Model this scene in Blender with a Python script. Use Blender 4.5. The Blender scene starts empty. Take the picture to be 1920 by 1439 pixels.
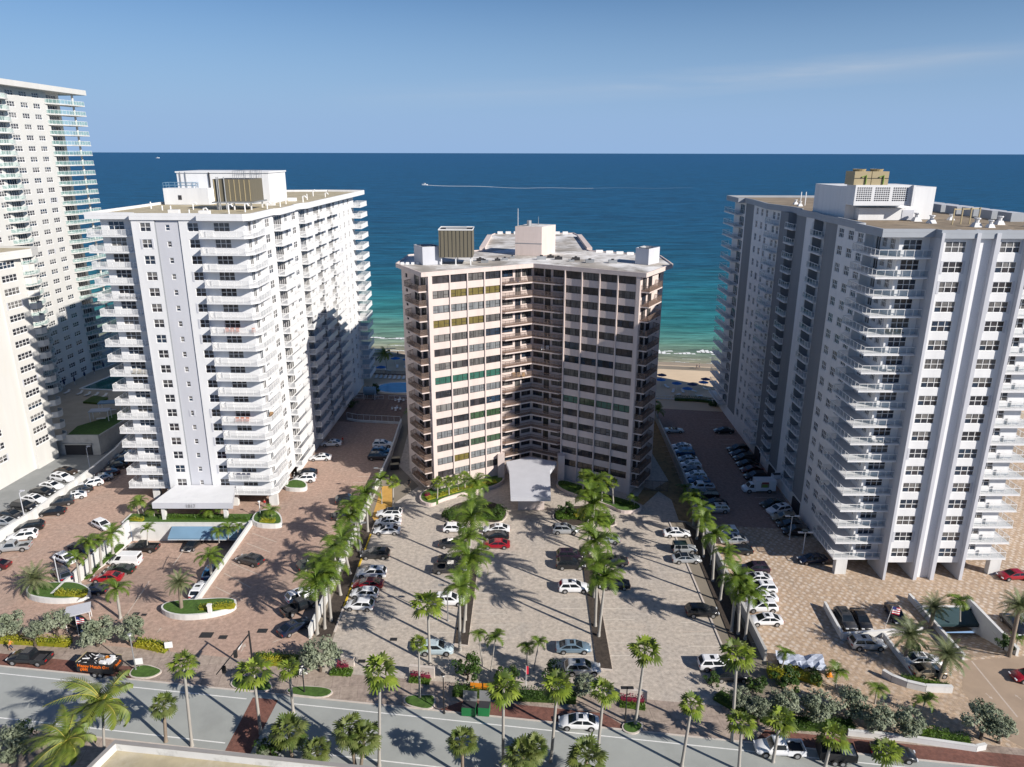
import bpy, math, random
from mathutils import Vector, Matrix
from mathutils.geometry import tessellate_polygon
random.seed(7)
SC = bpy.context.scene; COL = SC.collection
PI = math.pi; V = Vector

# ---------------- camera ----------------
F, CX, CY, H, ROLL = 1378.0, 960.0, 719.5, 65.0, 0.0022
PITCH = math.atan((719.5-287.3)/F)
cam = bpy.data.cameras.new('camera'); co = bpy.data.objects.new('camera', cam); COL.objects.link(co)
co.location = (0, 0, H)
co.rotation_euler = (Matrix.Rotation(PI/2-PITCH, 3, 'X') @ Matrix.Rotation(ROLL, 3, 'Z')).to_euler()
cam.sensor_fit = 'HORIZONTAL'; cam.sensor_width = 36; cam.lens = F/1920*36
cam.clip_start = 1; cam.clip_end = 400000
SC.camera = co

def ray(x, y):
    u, v = (x-CX)/F, (y-CY)/F
    u, v = u+v*ROLL, v-u*ROLL
    c, s = math.cos(PITCH), math.sin(PITCH)
    return V((u, c-v*s, -s-v*c))
def at(x, y, z=0.0):                 # a measured point of the photograph -> the spot on the level z
    d = ray(x, y); return V((0, 0, H)) + d*((z-H)/d.z)
def atY(x, y, Y):
    d = ray(x, y); return V((0, 0, H)) + d*(Y/d.y)

# ---------------- materials ----------------
MATS = {}
def nodes(name):
    m = bpy.data.materials.new(name); m.use_nodes = True
    nt = m.node_tree; b = nt.nodes['Principled BSDF']
    return m, nt, b
def N(nt, t, **kw):
    n = nt.nodes.new(t)
    for k, v in kw.items(): setattr(n, k, v)
    return n
def lk(nt, a, b): nt.links.new(a, b)
PAVX = None
def posn(nt, scale=(1, 1, 1), rot=0):
    g = N(nt, 'ShaderNodeNewGeometry'); mp = N(nt, 'ShaderNodeMapping')
    mp.inputs['Scale'].default_value = scale; mp.inputs['Rotation'].default_value = (0, 0, rot)
    lk(nt, g.outputs['Position'], mp.inputs['Vector']); return mp.outputs['Vector']
def objn(nt, scale=(1, 1, 1)):
    g = N(nt, 'ShaderNodeTexCoord'); mp = N(nt, 'ShaderNodeMapping')
    mp.inputs['Scale'].default_value = scale
    lk(nt, g.outputs['Object'], mp.inputs['Vector']); return mp.outputs['Vector']
def noise(nt, vec, scale, detail=4, rough=.55):
    n = N(nt, 'ShaderNodeTexNoise'); n.inputs['Scale'].default_value = scale
    n.inputs['Detail'].default_value = detail; n.inputs['Roughness'].default_value = rough
    lk(nt, vec, n.inputs['Vector']); return n.outputs['Fac']
def ramp(nt, fac, stops):
    r = N(nt, 'ShaderNodeValToRGB'); e = r.color_ramp.elements
    while len(e) < len(stops): e.new(.5)
    for el, (p, c) in zip(e, stops):
        el.position = p; el.color = tuple(c)+(1,) if len(c) == 3 else c
    lk(nt, fac, r.inputs['Fac']); return r.outputs['Color']
def mix(nt, fac, a, b, mode='MIX'):
    m = N(nt, 'ShaderNodeMix', data_type='RGBA', blend_type=mode)
    for sock, v in ((m.inputs[0], fac), (m.inputs[6], a), (m.inputs[7], b)):
        if hasattr(v, 'is_output'): lk(nt, v, sock)
        else: sock.default_value = v if not isinstance(v, (tuple, list)) else (tuple(v)+(1,))[:4]
    return m.outputs[2]
def mul(c, k): return tuple(max(0, min(1, x*k)) for x in c)
def plain(name, c, rough=.6, metal=0, spec=.5, var=.12, scale=.35, vscale=(1, 1, 1), bump=0, bscale=8, coat=0, obj=False, dirt=None):
    """one colour broken up by noise in world (or object) space; dirt = (colour, amount, scale) adds stains"""
    if name in MATS: return MATS[name]
    m, nt, b = nodes(name)
    vec = objn(nt, vscale) if obj else posn(nt, vscale)
    f = noise(nt, vec, scale, 5, .6)
    col = ramp(nt, f, [(.3, mul(c, 1-var)), (.7, mul(c, 1+var))])
    if dirt:
        f2 = noise(nt, vec, dirt[2], 6, .65)
        lo = dirt[3] if len(dirt) > 3 else .5
        msk = ramp(nt, f2, [(lo, (0, 0, 0)), (lo+.2, (dirt[1],)*3)])
        col = mix(nt, msk, col, dirt[0])
    lk(nt, col, b.inputs['Base Color'])
    b.inputs['Roughness'].default_value = rough; b.inputs['Metallic'].default_value = metal
    b.inputs['Specular IOR Level'].default_value = spec
    if coat: b.inputs['Coat Weight'].default_value = coat; b.inputs['Coat Roughness'].default_value = .08
    if bump:
        bn = N(nt, 'ShaderNodeBump'); bn.inputs['Strength'].default_value = bump; bn.inputs['Distance'].default_value = .05
        lk(nt, noise(nt, vec, bscale, 3), bn.inputs['Height']); lk(nt, bn.outputs['Normal'], b.inputs['Normal'])
    MATS[name] = m; return m
def paver(name, c1, c2, mortar, bscale=1.0, rot=0, bw=.5, bh=.25, stain=(.08, .06, .05), amt=.45):
    m, nt, b = nodes(name)
    vec = posn(nt, (bscale,)*3, rot)
    bt = N(nt, 'ShaderNodeTexBrick'); lk(nt, vec, bt.inputs['Vector'])
    bt.inputs['Color1'].default_value = c1+(1,); bt.inputs['Color2'].default_value = c2+(1,); bt.inputs['Mortar'].default_value = mortar+(1,)
    bt.inputs['Scale'].default_value = 1; bt.inputs['Mortar Size'].default_value = .02; bt.inputs['Mortar Smooth'].default_value = .3
    bt.inputs['Brick Width'].default_value = bw; bt.inputs['Row Height'].default_value = bh; bt.inputs['Bias'].default_value = 0
    w = posn(nt)
    f = noise(nt, w, .12, 6, .65)
    col = mix(nt, ramp(nt, f, [(.48, (0, 0, 0)), (.75, (amt,)*3)]), bt.outputs['Color'], stain)
    f2 = noise(nt, w, 1.6, 4, .7)
    col = mix(nt, .55, col, ramp(nt, f2, [(.3, (.28, .28, .28)), (.7, (.78, .78, .78))]), 'OVERLAY')
    f3 = noise(nt, w, .75, 3, .5); col = mix(nt, ramp(nt, f3, [(.66, (0, 0, 0)), (.74, (.4, .4, .4))]), col, mul(stain, .45))
    f4 = noise(nt, posn(nt, (.9, .035, 1)), 1, 3, .5); col = mix(nt, ramp(nt, f4, [(.52, (0, 0, 0)), (.7, (.22, .22, .22))]), col, mul(stain, .7))
    lk(nt, col, b.inputs['Base Color']); b.inputs['Roughness'].default_value = .85
    b.inputs['Specular IOR Level'].default_value = .25
    MATS[name] = m; return m
def dots(m, colr, vs, r0, r1):
    """pale rounded cobble tops over a paving material"""
    nt = m.node_tree; b = nt.nodes['Principled BSDF']; src = b.inputs['Base Color'].links[0].from_socket
    vt = N(nt, 'ShaderNodeTexVoronoi'); vt.inputs['Scale'].default_value = vs; vt.inputs['Randomness'].default_value = .35; lk(nt, posn(nt, (1, .8, 1), .785), vt.inputs['Vector'])
    k = mix(nt, 1, ramp(nt, vt.outputs['Distance'], [(r0, (.85, .85, .85)), (r1, (0, 0, 0))]), ramp(nt, noise(nt, posn(nt), .05, 3), [(.35, (.25, .25, .25)), (.6, (1, 1, 1))]), 'MULTIPLY')
    lk(nt, mix(nt, k, src, colr), b.inputs['Base Color'])
def leafmat(name, c, c2, rough=.5, trans=.25, scale=.9):
    m, nt, b = nodes(name)
    col = ramp(nt, noise(nt, objn(nt), scale, 3), [(.32, c), (.68, c2)])
    lk(nt, col, b.inputs['Base Color']); b.inputs['Roughness'].default_value = rough
    b.inputs['Specular IOR Level'].default_value = .35
    t = N(nt, 'ShaderNodeBsdfTranslucent'); lk(nt, col, t.inputs['Color'])
    ms = N(nt, 'ShaderNodeMixShader'); ms.inputs[0].default_value = trans
    out = nt.nodes['Material Output']
    lk(nt, b.outputs[0], ms.inputs[1]); lk(nt, t.outputs[0], ms.inputs[2]); lk(nt, ms.outputs[0], out.inputs[0])
    MATS[name] = m; return m
def seethrough(name, c, alpha, rough=.2):
    m, nt, b = nodes(name)
    b.inputs['Base Color'].default_value = c+(1,); b.inputs['Roughness'].default_value = rough
    t = N(nt, 'ShaderNodeBsdfTransparent'); ms = N(nt, 'ShaderNodeMixShader')
    f = noise(nt, objn(nt), 1.3, 2)
    r = ramp(nt, f, [(.3, (alpha*.85,)*3), (.7, (min(1, alpha*1.15),)*3)])
    lk(nt, r, ms.inputs[0]); lk(nt, t.outputs[0], ms.inputs[1]); lk(nt, b.outputs[0], ms.inputs[2])
    lk(nt, ms.outputs[0], nt.nodes['Material Output'].inputs[0])
    MATS[name] = m; return m
def glassy(name, c, rough=.06, spec=.6, blinds=None):
    m, nt, b = nodes(name)
    col = ramp(nt, noise(nt, posn(nt), .8, 3), [(.3, mul(c, .6)), (.7, mul(c, 1.4))])
    if blinds:
        wv = N(nt, 'ShaderNodeTexNoise'); wv.inputs['Scale'].default_value = 1.0
        lk(nt, posn(nt, (5, 5, .25)), wv.inputs['Vector'])
        col = mix(nt, ramp(nt, wv.outputs['Fac'], [(.38, (.15, .15, .15)), (.6, (.8, .8, .8))]), col, blinds)
    lk(nt, col, b.inputs['Base Color']); b.inputs['Roughness'].default_value = rough; b.inputs['Specular IOR Level'].default_value = spec
    MATS[name] = m; return m

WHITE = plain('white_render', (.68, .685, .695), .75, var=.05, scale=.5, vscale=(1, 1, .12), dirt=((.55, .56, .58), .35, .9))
CREAM = plain('cream_render', (.575, .57, .55), .8, var=.04, scale=.5, vscale=(1, 1, .12), dirt=((.6, .57, .5), .3, .9))
PINK = plain('blush_render', (.60, .51, .475), .8, var=.05, scale=.6, vscale=(1, 1, .15), dirt=((.45, .38, .35), .35, .9))
GREY = plain('slate_grey_render', (.20, .215, .235), .8, var=.06, scale=.4, vscale=(1, 1, .15))
PALE = plain('pale_grey_render', (.50, .51, .55), .8, var=.05, scale=.5, vscale=(1, 1, .15))
WBRICK = plain('white_brick', (.72, .72, .74), .85, var=.1, scale=6, vscale=(1, 1, 3), bump=.4, bscale=10)
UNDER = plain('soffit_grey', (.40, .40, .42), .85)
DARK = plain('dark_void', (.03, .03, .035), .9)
FRAMEW = plain('white_frame', (.74, .74, .74), .4, var=.03)
FRAMED = plain('bronze_frame', (.035, .03, .028), .4, metal=.3)
G = [glassy('glass_dark', (.028, .030, .038)), glassy('glass_deep', (.045, .042, .047), .1), glassy('glass_blind', (.05, .05, .055), .15, blinds=(.15, .145, .14)),
     glassy('glass_shade', (.12, .12, .12), .25, blinds=(.22, .21, .20)), glassy('glass_blue', (.02, .035, .06), .05)]
GOLD = glassy('glass_gold', (.12, .095, .028), .25, blinds=(.17, .14, .045))  # yellow reflection painted into the pane colour
GREEN = glassy('glass_green', (.025, .10, .078), .2, blinds=(.04, .13, .10))  # green reflection painted into the pane colour
GREEN2 = glassy('glass_green_dim', (.022, .045, .028), .1, blinds=(.05, .10, .05))  # weaker green reflection, also painted into the pane colour
CURT = glassy('glass_curtain', (.10, .11, .12), .2, blinds=(.24, .25, .26))
RAILW = plain('white_rail', (.74, .74, .74), .45, var=.03)
PANELW = seethrough('frosted_panel', (.60, .61, .62), .5)
PANELA = seethrough('aqua_panel', (.28, .46, .43), .45)
PANELG = seethrough('clear_panel', (.20, .26, .27), .2, .08)
PANELB = seethrough('bronze_bars', (.20, .145, .12), .42, .5)
RAILB = plain('bronze_rail', (.19, .14, .115), .45, metal=.3)
SLABT = plain('terracotta_floor', (.30, .19, .14), .7)
ROOFT = plain('tan_gravel_roof', (.40, .345, .23), .95, var=.16, scale=.5, dirt=((.55, .5, .4), .5, .3))
ROOFB = plain('brown_gravel_roof', (.25, .195, .135), .95, var=.2, scale=.3, dirt=((.12, .10, .075), .7, .22))
ROOFC = plain('stained_white_roof', (.33, .30, .265), .9, var=.35, scale=.14, dirt=((.80, .79, .78), 1.0, .13, .42))
LOUV = plain('olive_louvre', (.135, .12, .085), .7, var=.12, scale=2, vscale=(4, 4, .2))
TANM = plain('tan_metal', (.38, .31, .18), .6, var=.08)
STEEL = plain('grey_steel', (.35, .36, .37), .45, metal=.5)
BLUEP = plain('blue_awning', (.15, .26, .37), .7, var=.08)
TEAL = plain('teal_awning', (.018, .05, .06), .6)
BLACKM = plain('black_metal', (.02, .02, .022), .5)
ASPH = plain('asphalt', (.33, .345, .33), .9, var=.07, scale=.25, bump=.2, bscale=30, dirt=((.24, .25, .24), .5, .12))
ASPHD = plain('lot_asphalt', (.23, .24, .24), .9, var=.12, scale=.2, dirt=((.3, .3, .3), .5, .25))
WALK = paver('sidewalk_concrete', (.36, .295, .245), (.33, .265, .225), (.25, .20, .17), .45, -.135, 1.0, 1.0)
PAVL = paver('red_pavers', (.44, .305, .24), (.395, .28, .225), (.31, .22, .175), 2.2, .6, stain=(.34, .27, .225), amt=.6)
PAVC = paver('greige_pavers', (.50, .44, .375), (.44, .385, .33), (.34, .30, .26), 1.6, .0, stain=(.36, .335, .31), amt=.6)
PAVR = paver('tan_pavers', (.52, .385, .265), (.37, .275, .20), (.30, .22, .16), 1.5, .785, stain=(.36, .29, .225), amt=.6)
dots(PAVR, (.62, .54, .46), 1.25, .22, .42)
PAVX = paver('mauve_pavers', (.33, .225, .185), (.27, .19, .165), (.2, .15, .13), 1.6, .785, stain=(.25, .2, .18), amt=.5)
PAVD = paver('terrace_pavers', (.26, .175, .14), (.23, .155, .125), (.17, .12, .1), 2.0)
BRICK = paver('red_brick_strip', (.22, .095, .07), (.16, .075, .06), (.12, .07, .06), 2.4, .5)
DECK = plain('pool_deck', (.42, .36, .28), .85, var=.1, scale=.4)
YELP = plain('yellow_paint', (.62, .42, .02), .7, var=.1, scale=2)
OCHRE = plain('ochre_paving', (.50, .29, .07), .85, var=.12, scale=1)
LINEW = plain('road_paint', (.72, .72, .70), .7, var=.1, scale=3)
LINEF = plain('faded_paint', (.50, .42, .35), .8, var=.15, scale=3)
MULCH = plain('dark_mulch', (.05, .038, .03), .95, var=.4, scale=3, bump=.6, bscale=9)
DRY = plain('dry_ground', (.27, .18, .085), .95, var=.25, scale=.8, dirt=((.08, .07, .03), .8, .9))
SAND = plain('beach_sand', (.60, .47, .33), .95, var=.08, scale=.15, bump=.3, bscale=2)
GROUND = plain('bare_ground', (.22, .19, .15), .95, var=.15, scale=.1)
GRASS = plain('lawn_grass', (.055, .115, .016), .95, var=.35, scale=2.2, bump=.8, bscale=14)
WALLW = plain('white_garden_wall', (.63, .63, .62), .8, var=.05, scale=.6, vscale=(1, 1, .3), dirt=((.4, .4, .39), .35, .8))
WALLG = plain('grey_garden_wall', (.45, .44, .42), .85, var=.08, scale=.7, dirt=((.25, .25, .24), .5, .8))
CURB = plain('concrete_kerb', (.54, .48, .43), .9, var=.1, scale=1.5)
TRUNKG = plain('smooth_palm_trunk', (.34, .32, .29), .85, var=.12, scale=1.2, vscale=(1, 1, 5), obj=True)
TRUNKB = plain('rough_palm_trunk', (.25, .20, .155), .95, var=.25, scale=2, vscale=(1, 1, 6), bump=.8, bscale=10, obj=True)
BARK = plain('dark_bark', (.085, .065, .05), .95, var=.25, scale=3, obj=True)
LROYAL = leafmat('royal_frond', (.05, .10, .012), (.17, .24, .03))
LSHAFT = plain('green_crownshaft', (.20, .30, .06), .5)
LFAN = leafmat('fan_frond', (.13, .205, .022), (.28, .345, .045), trans=.3)
LFAND = leafmat('fan_frond_dark', (.055, .10, .018), (.16, .19, .04))
LDEAD = leafmat('dry_frond', (.28, .21, .09), (.40, .33, .16))
LSABAL = leafmat('sabal_frond', (.085, .13, .03), (.22, .25, .085))
LDATE = leafmat('date_frond', (.10, .135, .055), (.23, .25, .12))
LCOCO = leafmat('coconut_frond', (.09, .15, .018), (.24, .27, .05))
LRIB = plain('yellow_rib', (.50, .42, .09), .6)
LSILV = leafmat('silver_leaf', (.13, .165, .10), (.31, .34, .24), .75, .15, .8)
LGREEN = leafmat('dark_green_leaf', (.022, .055, .01), (.065, .12, .018), .5, .2, .6)
LCROT = leafmat('croton_leaf', (.16, .21, .015), (.42, .38, .03), .5, .25, .7)
LHEDGE = leafmat('hedge_leaf', (.035, .085, .01), (.09, .16, .02), .5, .2, .7)
LRED = leafmat('cordyline_leaf', (.12, .01, .025), (.26, .03, .07), .5, .2, .7)
TYRE = plain('tyre_rubber', (.015, .015, .015), .85)
RIM = plain('wheel_rim', (.42, .42, .43), .35, metal=.6)
CARG = glassy('car_glass', (.012, .016, .02), .05, .7)
LAMPW = plain('headlamp', (.7, .72, .75), .15)
LAMPR = plain('tail_lamp', (.35, .008, .01), .2)
def paint(name, c, metal=0, rough=.32): return plain('paint_'+name, c, rough, metal, .5, var=.03, scale=1, coat=.6)
PAINT = {'white': paint('white', (.74, .75, .77)), 'silver': paint('silver', (.46, .48, .50), .4), 'grey': paint('grey', (.15, .155, .165), .35),
         'black': paint('black', (.012, .013, .016)), 'red': paint('red', (.30, .008, .018)), 'blue': paint('blue', (.025, .12, .26), .2),
         'navy': paint('navy', (.010, .018, .045), .2), 'steel blue': paint('steel_blue', (.20, .29, .37), .4), 'dark green': paint('dark_green', (.015, .028, .022), .2),
         'dark red': paint('dark_red', (.07, .008, .012)), 'tan': paint('tan', (.30, .24, .17), .3), 'dark brown': paint('dark_brown', (.05, .035, .025), .2),
         'charcoal': paint('charcoal', (.045, .046, .05), .3), 'purple': paint('purple', (.035, .022, .04), .3), 'pale blue': paint('pale_blue', (.45, .55, .60), .1)}

# ---------------- mesh collector ----------------
class MB:
    def __init__(s): s.v, s.f, s.m, s.mats = [], [], [], []
    def mi(s, mat):
        if mat not in s.mats: s.mats.append(mat)
        return s.mats.index(mat)
    def face(s, pts, mat):
        n = len(s.v); s.v += [tuple(p) for p in pts]; s.f.append(tuple(range(n, n+len(pts)))); s.m.append(s.mi(mat)); return s
    def box(s, x0, x1, y0, y1, z0, z1, mat, top=None):
        n = len(s.v); s.v += [(x0, y0, z0), (x1, y0, z0), (x1, y1, z0), (x0, y1, z0), (x0, y0, z1), (x1, y0, z1), (x1, y1, z1), (x0, y1, z1)]
        i = s.mi(mat); t = s.mi(top) if top else i
        for q, k in (((0, 3, 2, 1), i), ((4, 5, 6, 7), t), ((0, 1, 5, 4), i), ((1, 2, 6, 5), i), ((2, 3, 7, 6), i), ((3, 0, 4, 7), i)):
            s.f.append(tuple(n+a for a in q)); s.m.append(k)
        return s
    def bar(s, a, b, w, mat, h=None):          # square bar between two points
        a, b = V(a), V(b); d = (b-a).normalized(); up = V((0, 0, 1)) if abs(d.z) < .95 else V((1, 0, 0))
        r = d.cross(up).normalized()*w/2; u = r.cross(d).normalized()*(h or w)/2
        n = len(s.v); s.v += [tuple(p) for p in (a-r-u, a+r-u, a+r+u, a-r+u, b-r-u, b+r-u, b+r+u, b-r+u)]; i = s.mi(mat)
        for q in ((0, 1, 2, 3), (7, 6, 5, 4), (0, 4, 5, 1), (1, 5, 6, 2), (2, 6, 7, 3), (3, 7, 4, 0)): s.f.append(tuple(n+k for k in q)); s.m.append(i)
        return s
    def tube(s, pts, rad, mat, n=8, cap=True):
        pts = [V(p) for p in pts]; base = len(s.v); i = s.mi(mat)
        for k, p in enumerate(pts):
            d = (pts[min(k+1, len(pts)-1)]-pts[max(k-1, 0)]).normalized()
            up = V((0, 0, 1)) if abs(d.z) < .9 else V((1, 0, 0)); r = d.cross(up).normalized(); u = r.cross(d)
            for a in range(n): s.v.append(tuple(p+(r*math.cos(a*2*PI/n)+u*math.sin(a*2*PI/n))*rad[k]))
        for k in range(len(pts)-1):
            for a in range(n):
                b0 = base+k*n; s.f.append((b0+a, b0+(a+1) % n, b0+n+(a+1) % n, b0+n+a)); s.m.append(i)
        if cap:
            s.f.append(tuple(base+a for a in reversed(range(n)))); s.m.append(i)
            s.f.append(tuple(base+(len(pts)-1)*n+a for a in range(n))); s.m.append(i)
        return s
    def prism(s, poly, z0, z1, mat, top=None, bottom=True):
        poly = [(p[0], p[1]) for p in poly]
        area = sum(poly[k][0]*poly[(k+1) % len(poly)][1]-poly[(k+1) % len(poly)][0]*poly[k][1] for k in range(len(poly)))
        if area < 0: poly.reverse()
        n = len(poly)
        for k in range(n):
            a, b = poly[k], poly[(k+1) % n]
            s.face([(a[0], a[1], z0), (b[0], b[1], z0), (b[0], b[1], z1), (a[0], a[1], z1)], mat)
        s.sheet(poly, z1, top or mat)
        if bottom: s.sheet(poly, z0, mat, True)
        return s
    def sheet(s, poly, z, mat, flip=False, holes=()):
        loops = [[V((p[0], p[1], 0)) for p in poly]]+[[V((p[0], p[1], 0)) for p in h] for h in holes]
        flat = [p for l in loops for p in l]
        zf = z if callable(z) else (lambda x, y: z)
        n = len(s.v); s.v += [(p.x, p.y, zf(p.x, p.y)) for p in flat]; i = s.mi(mat)
        for t in tessellate_polygon(loops):
            a, b, c = (flat[k] for k in t)
            cw = (b-a).cross(c-a).z < 0
            if cw != flip: t = tuple(reversed(t))
            s.f.append(tuple(n+k for k in t)); s.m.append(i)
        return s
    def add(s, o, M):
        n = len(s.v); s.v += [tuple(M @ V(p)) for p in o.v]
        mp = [s.mi(x) for x in o.mats]
        s.f += [tuple(n+k for k in q) for q in o.f]; s.m += [mp[k] for k in o.m]
        return s
    def mesh(s, name, smooth=False):
        me = bpy.data.meshes.new(name); me.from_pydata(s.v, [], s.f)
        for m in s.mats: me.materials.append(m)
        me.polygons.foreach_set('material_index', s.m)
        if smooth:
            me.polygons.foreach_set('use_smooth', [True]*len(s.f))
            me.set_sharp_from_angle(angle=math.radians(42))
        me.update(); return me

def link(name, me, parent=None, loc=None, rot=None, scale=None):
    o = bpy.data.objects.new(name, me); COL.objects.link(o)
    if parent: o.parent = parent
    if loc is not None: o.location = loc
    if rot is not None: o.rotation_euler = rot if isinstance(rot, (tuple, list)) else (0, 0, rot)
    if scale is not None: o.scale = scale if isinstance(scale, (tuple, list)) else (scale,)*3
    return o
def tag(o, label, cat, group=None):
    o['label'] = label; o['category'] = cat
    if group: o['group'] = group
    return o
def root(name, label, cat, loc=(0, 0, 0), rot=0, group=None):
    return tag(link(name, None, None, loc, rot), label, cat, group)
def struct(name, mb):
    o = link(name, mb.mesh(name)); o['kind'] = 'structure'; return o
def solo(name, mb, label, cat, loc=None, rot=None, group=None, smooth=False):
    return tag(link(name, mb.mesh(name, smooth), None, loc, rot), label, cat, group)
ORD = 'first second third fourth fifth sixth seventh eighth ninth tenth eleventh twelfth thirteenth fourteenth fifteenth sixteenth seventeenth eighteenth nineteenth twentieth'.split()

# ---------------- light ----------------
AZ, EL = math.radians(126), math.radians(29.8)      # towards the sun, from +Y turning to +X
SUN = V((math.sin(AZ)*math.cos(EL), math.cos(AZ)*math.cos(EL), math.sin(EL)))
sl = bpy.data.lights.new('sun', 'SUN'); sl.energy = 4.8; sl.angle = math.radians(.53); sl.color = (1, .935, .85)
so = bpy.data.objects.new('sun', sl); COL.objects.link(so); so.rotation_euler = (-SUN).to_track_quat('-Z', 'Y').to_euler(); so.location = (200, -200, 300)
w = bpy.data.worlds.new('World'); SC.world = w; w.use_nodes = True
nt = w.node_tree; bg = nt.nodes['Background']
sky = N(nt, 'ShaderNodeTexSky', sky_type='NISHITA'); sky.sun_disc = False; sky.sun_elevation = EL; sky.sun_rotation = AZ
sky.altitude = 60; sky.air_density = 1.0; sky.dust_density = 0; sky.ozone_density = 8.0
tc = N(nt, 'ShaderNodeTexCoord')
mp = N(nt, 'ShaderNodeMapping'); mp.inputs['Scale'].default_value = (1.3, 1.3, 13); mp.inputs['Rotation'].default_value = (0, math.radians(4), 0)
lk(nt, tc.outputs['Generated'], mp.inputs['Vector'])
cf = noise(nt, mp.outputs['Vector'], 2.6, 7, .6)
sx = N(nt, 'ShaderNodeSeparateXYZ'); lk(nt, tc.outputs['Generated'], sx.inputs[0])
def mth(op, a, b_=None, c=None):
    n = N(nt, 'ShaderNodeMath', operation=op)
    for k, v in enumerate((a, b_, c)):
        if v is None: continue
        if hasattr(v, 'is_output'): lk(nt, v, n.inputs[k])
        else: n.inputs[k].default_value = v
    return n.outputs[0]
tt = mth('ABSOLUTE', mth('SUBTRACT', sx.outputs['Z'], mth('MULTIPLY_ADD', sx.outputs['X'], .052, mth('MULTIPLY_ADD', cf, .024, .060))))
streak = ramp(nt, tt, [(0, (1, 1, 1)), (.006, (.6, .6, .6)), (.02, (0, 0, 0))])
side = ramp(nt, mth('ADD', sx.outputs['X'], .25), [(.0, (0, 0, 0)), (.25, (.35, .35, .35)), (.6, (1, 1, 1)), (.85, (.1, .1, .1))])
msk = mix(nt, 1, ramp(nt, cf, [(.30, (.06, .06, .06)), (.7, (.5, .5, .5))]), streak, 'MULTIPLY'); msk = mix(nt, 1, msk, side, 'MULTIPLY')
hz_ = ramp(nt, sx.outputs['Z'], [(0, (1, 1, 1)), (.04, (.92, .92, .92)), (.2, (.0, .0, .0))])       # marine haze bank over the horizon
skyc = mix(nt, hz_, sky.outputs['Color'], (3.6, 5.5, 8.6))
lk(nt, mix(nt, msk, skyc, (7.6, 7.9, 8.4)), bg.inputs['Color']); bg.inputs['Strength'].default_value = .062
SC.view_settings.view_transform = 'Standard'; SC.view_settings.look = 'None'; SC.view_settings.exposure = .45; SC.view_settings.gamma = 1
SC.render.engine = 'CYCLES'; SC.cycles.max_bounces = 6; SC.cycles.transparent_max_bounces = 12
SC.cycles.diffuse_bounces = 3; SC.cycles.glossy_bounces = 3; SC.cycles.use_denoising = True
SC.cycles.sample_clamp_indirect = 6
# ---------------- ground, sea, roads ----------------
def shore(x): return 239.4-.158*x
def kerb(x): return 72.35-.1365*x
RAMPL = [(-69.8, 96), (-47.6, 96), (-47.6, 120.3), (-69.8, 120.3)]
RAMPR = [(60.9, 83.6), (68.4, 84.6), (68.8, 95.0), (60.9, 95.0)]
gm = MB(); gm.sheet([(-900, -300), (900, -300), (900, shore(900)-5), (-900, shore(-900)-5)], 0, GROUND, holes=[RAMPL, RAMPR]); struct('ground', gm)

m, nt, b = nodes('sea_water')
g = N(nt, 'ShaderNodeNewGeometry'); sp = N(nt, 'ShaderNodeSeparateXYZ'); lk(nt, g.outputs['Position'], sp.inputs[0])
off = N(nt, 'ShaderNodeMath', operation='MULTIPLY_ADD'); lk(nt, sp.outputs['X'], off.inputs[0]); off.inputs[1].default_value = .158; lk(nt, sp.outputs['Y'], off.inputs[2])
dist = N(nt, 'ShaderNodeMath', operation='SUBTRACT'); lk(nt, off.outputs[0], dist.inputs[0]); dist.inputs[1].default_value = 239.4
wob = noise(nt, posn(nt, (.012, .035, 1)), 1, 4)
w1 = N(nt, 'ShaderNodeMath', operation='MULTIPLY_ADD'); lk(nt, wob, w1.inputs[0]); w1.inputs[1].default_value = 1.1; w1.inputs[2].default_value = .45
d2 = N(nt, 'ShaderNodeMath', operation='MULTIPLY'); lk(nt, dist.outputs[0], d2.inputs[0]); lk(nt, w1.outputs[0], d2.inputs[1])
lg = N(nt, 'ShaderNodeMath', operation='LOGARITHM'); mx = N(nt, 'ShaderNodeMath', operation='MAXIMUM'); lk(nt, d2.outputs[0], mx.inputs[0]); mx.inputs[1].default_value = 1.01
lk(nt, mx.outputs[0], lg.inputs[0]); lg.inputs[1].default_value = 10
dv = N(nt, 'ShaderNodeMath', operation='DIVIDE'); lk(nt, lg.outputs[0], dv.inputs[0]); dv.inputs[1].default_value = 5.0
SEASTOPS = [(.10, (.30, .29, .20)), (.22, (.20, .25, .18)), (.288, (.11, .22, .16)), (.35, (.033, .19, .185)), (.405, (.017, .145, .175)), (.464, (.010, .092, .155)), (.56, (.007, .075, .155)), (.80, (.007, .076, .18))]
col = ramp(nt, dv.outputs[0], SEASTOPS)
sw = noise(nt, posn(nt, (.02, .09, 1), .16), 1, 6, .7)
col = mix(nt, .5, col, ramp(nt, sw, [(.38, (.26, .26, .26)), (.62, (.74, .74, .74))]), 'OVERLAY')
sw2 = noise(nt, posn(nt, (.05, .30, 1), .16), 1, 4, .7)
col = mix(nt, .55, col, ramp(nt, sw2, [(.40, (.2, .2, .2)), (.60, (.80, .80, .80))]), 'OVERLAY')
caps = noise(nt, posn(nt, (.05, .25, 1), .16), 1, 3, .5)
col = mix(nt, ramp(nt, caps, [(.745, (0, 0, 0)), (.79, (.30, .30, .30))]), col, (.5, .55, .6))
lk(nt, col, b.inputs['Base Color']); b.inputs['Roughness'].default_value = .45; b.inputs['Specular IOR Level'].default_value = .12
bn = N(nt, 'ShaderNodeBump'); bn.inputs['Strength'].default_value = .6; bn.inputs['Distance'].default_value = .8
lk(nt, noise(nt, posn(nt, (.12, .35, 1), .16), 1, 5, .65), bn.inputs['Height']); lk(nt, bn.outputs['Normal'], b.inputs['Normal'])
SEA = m
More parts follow.
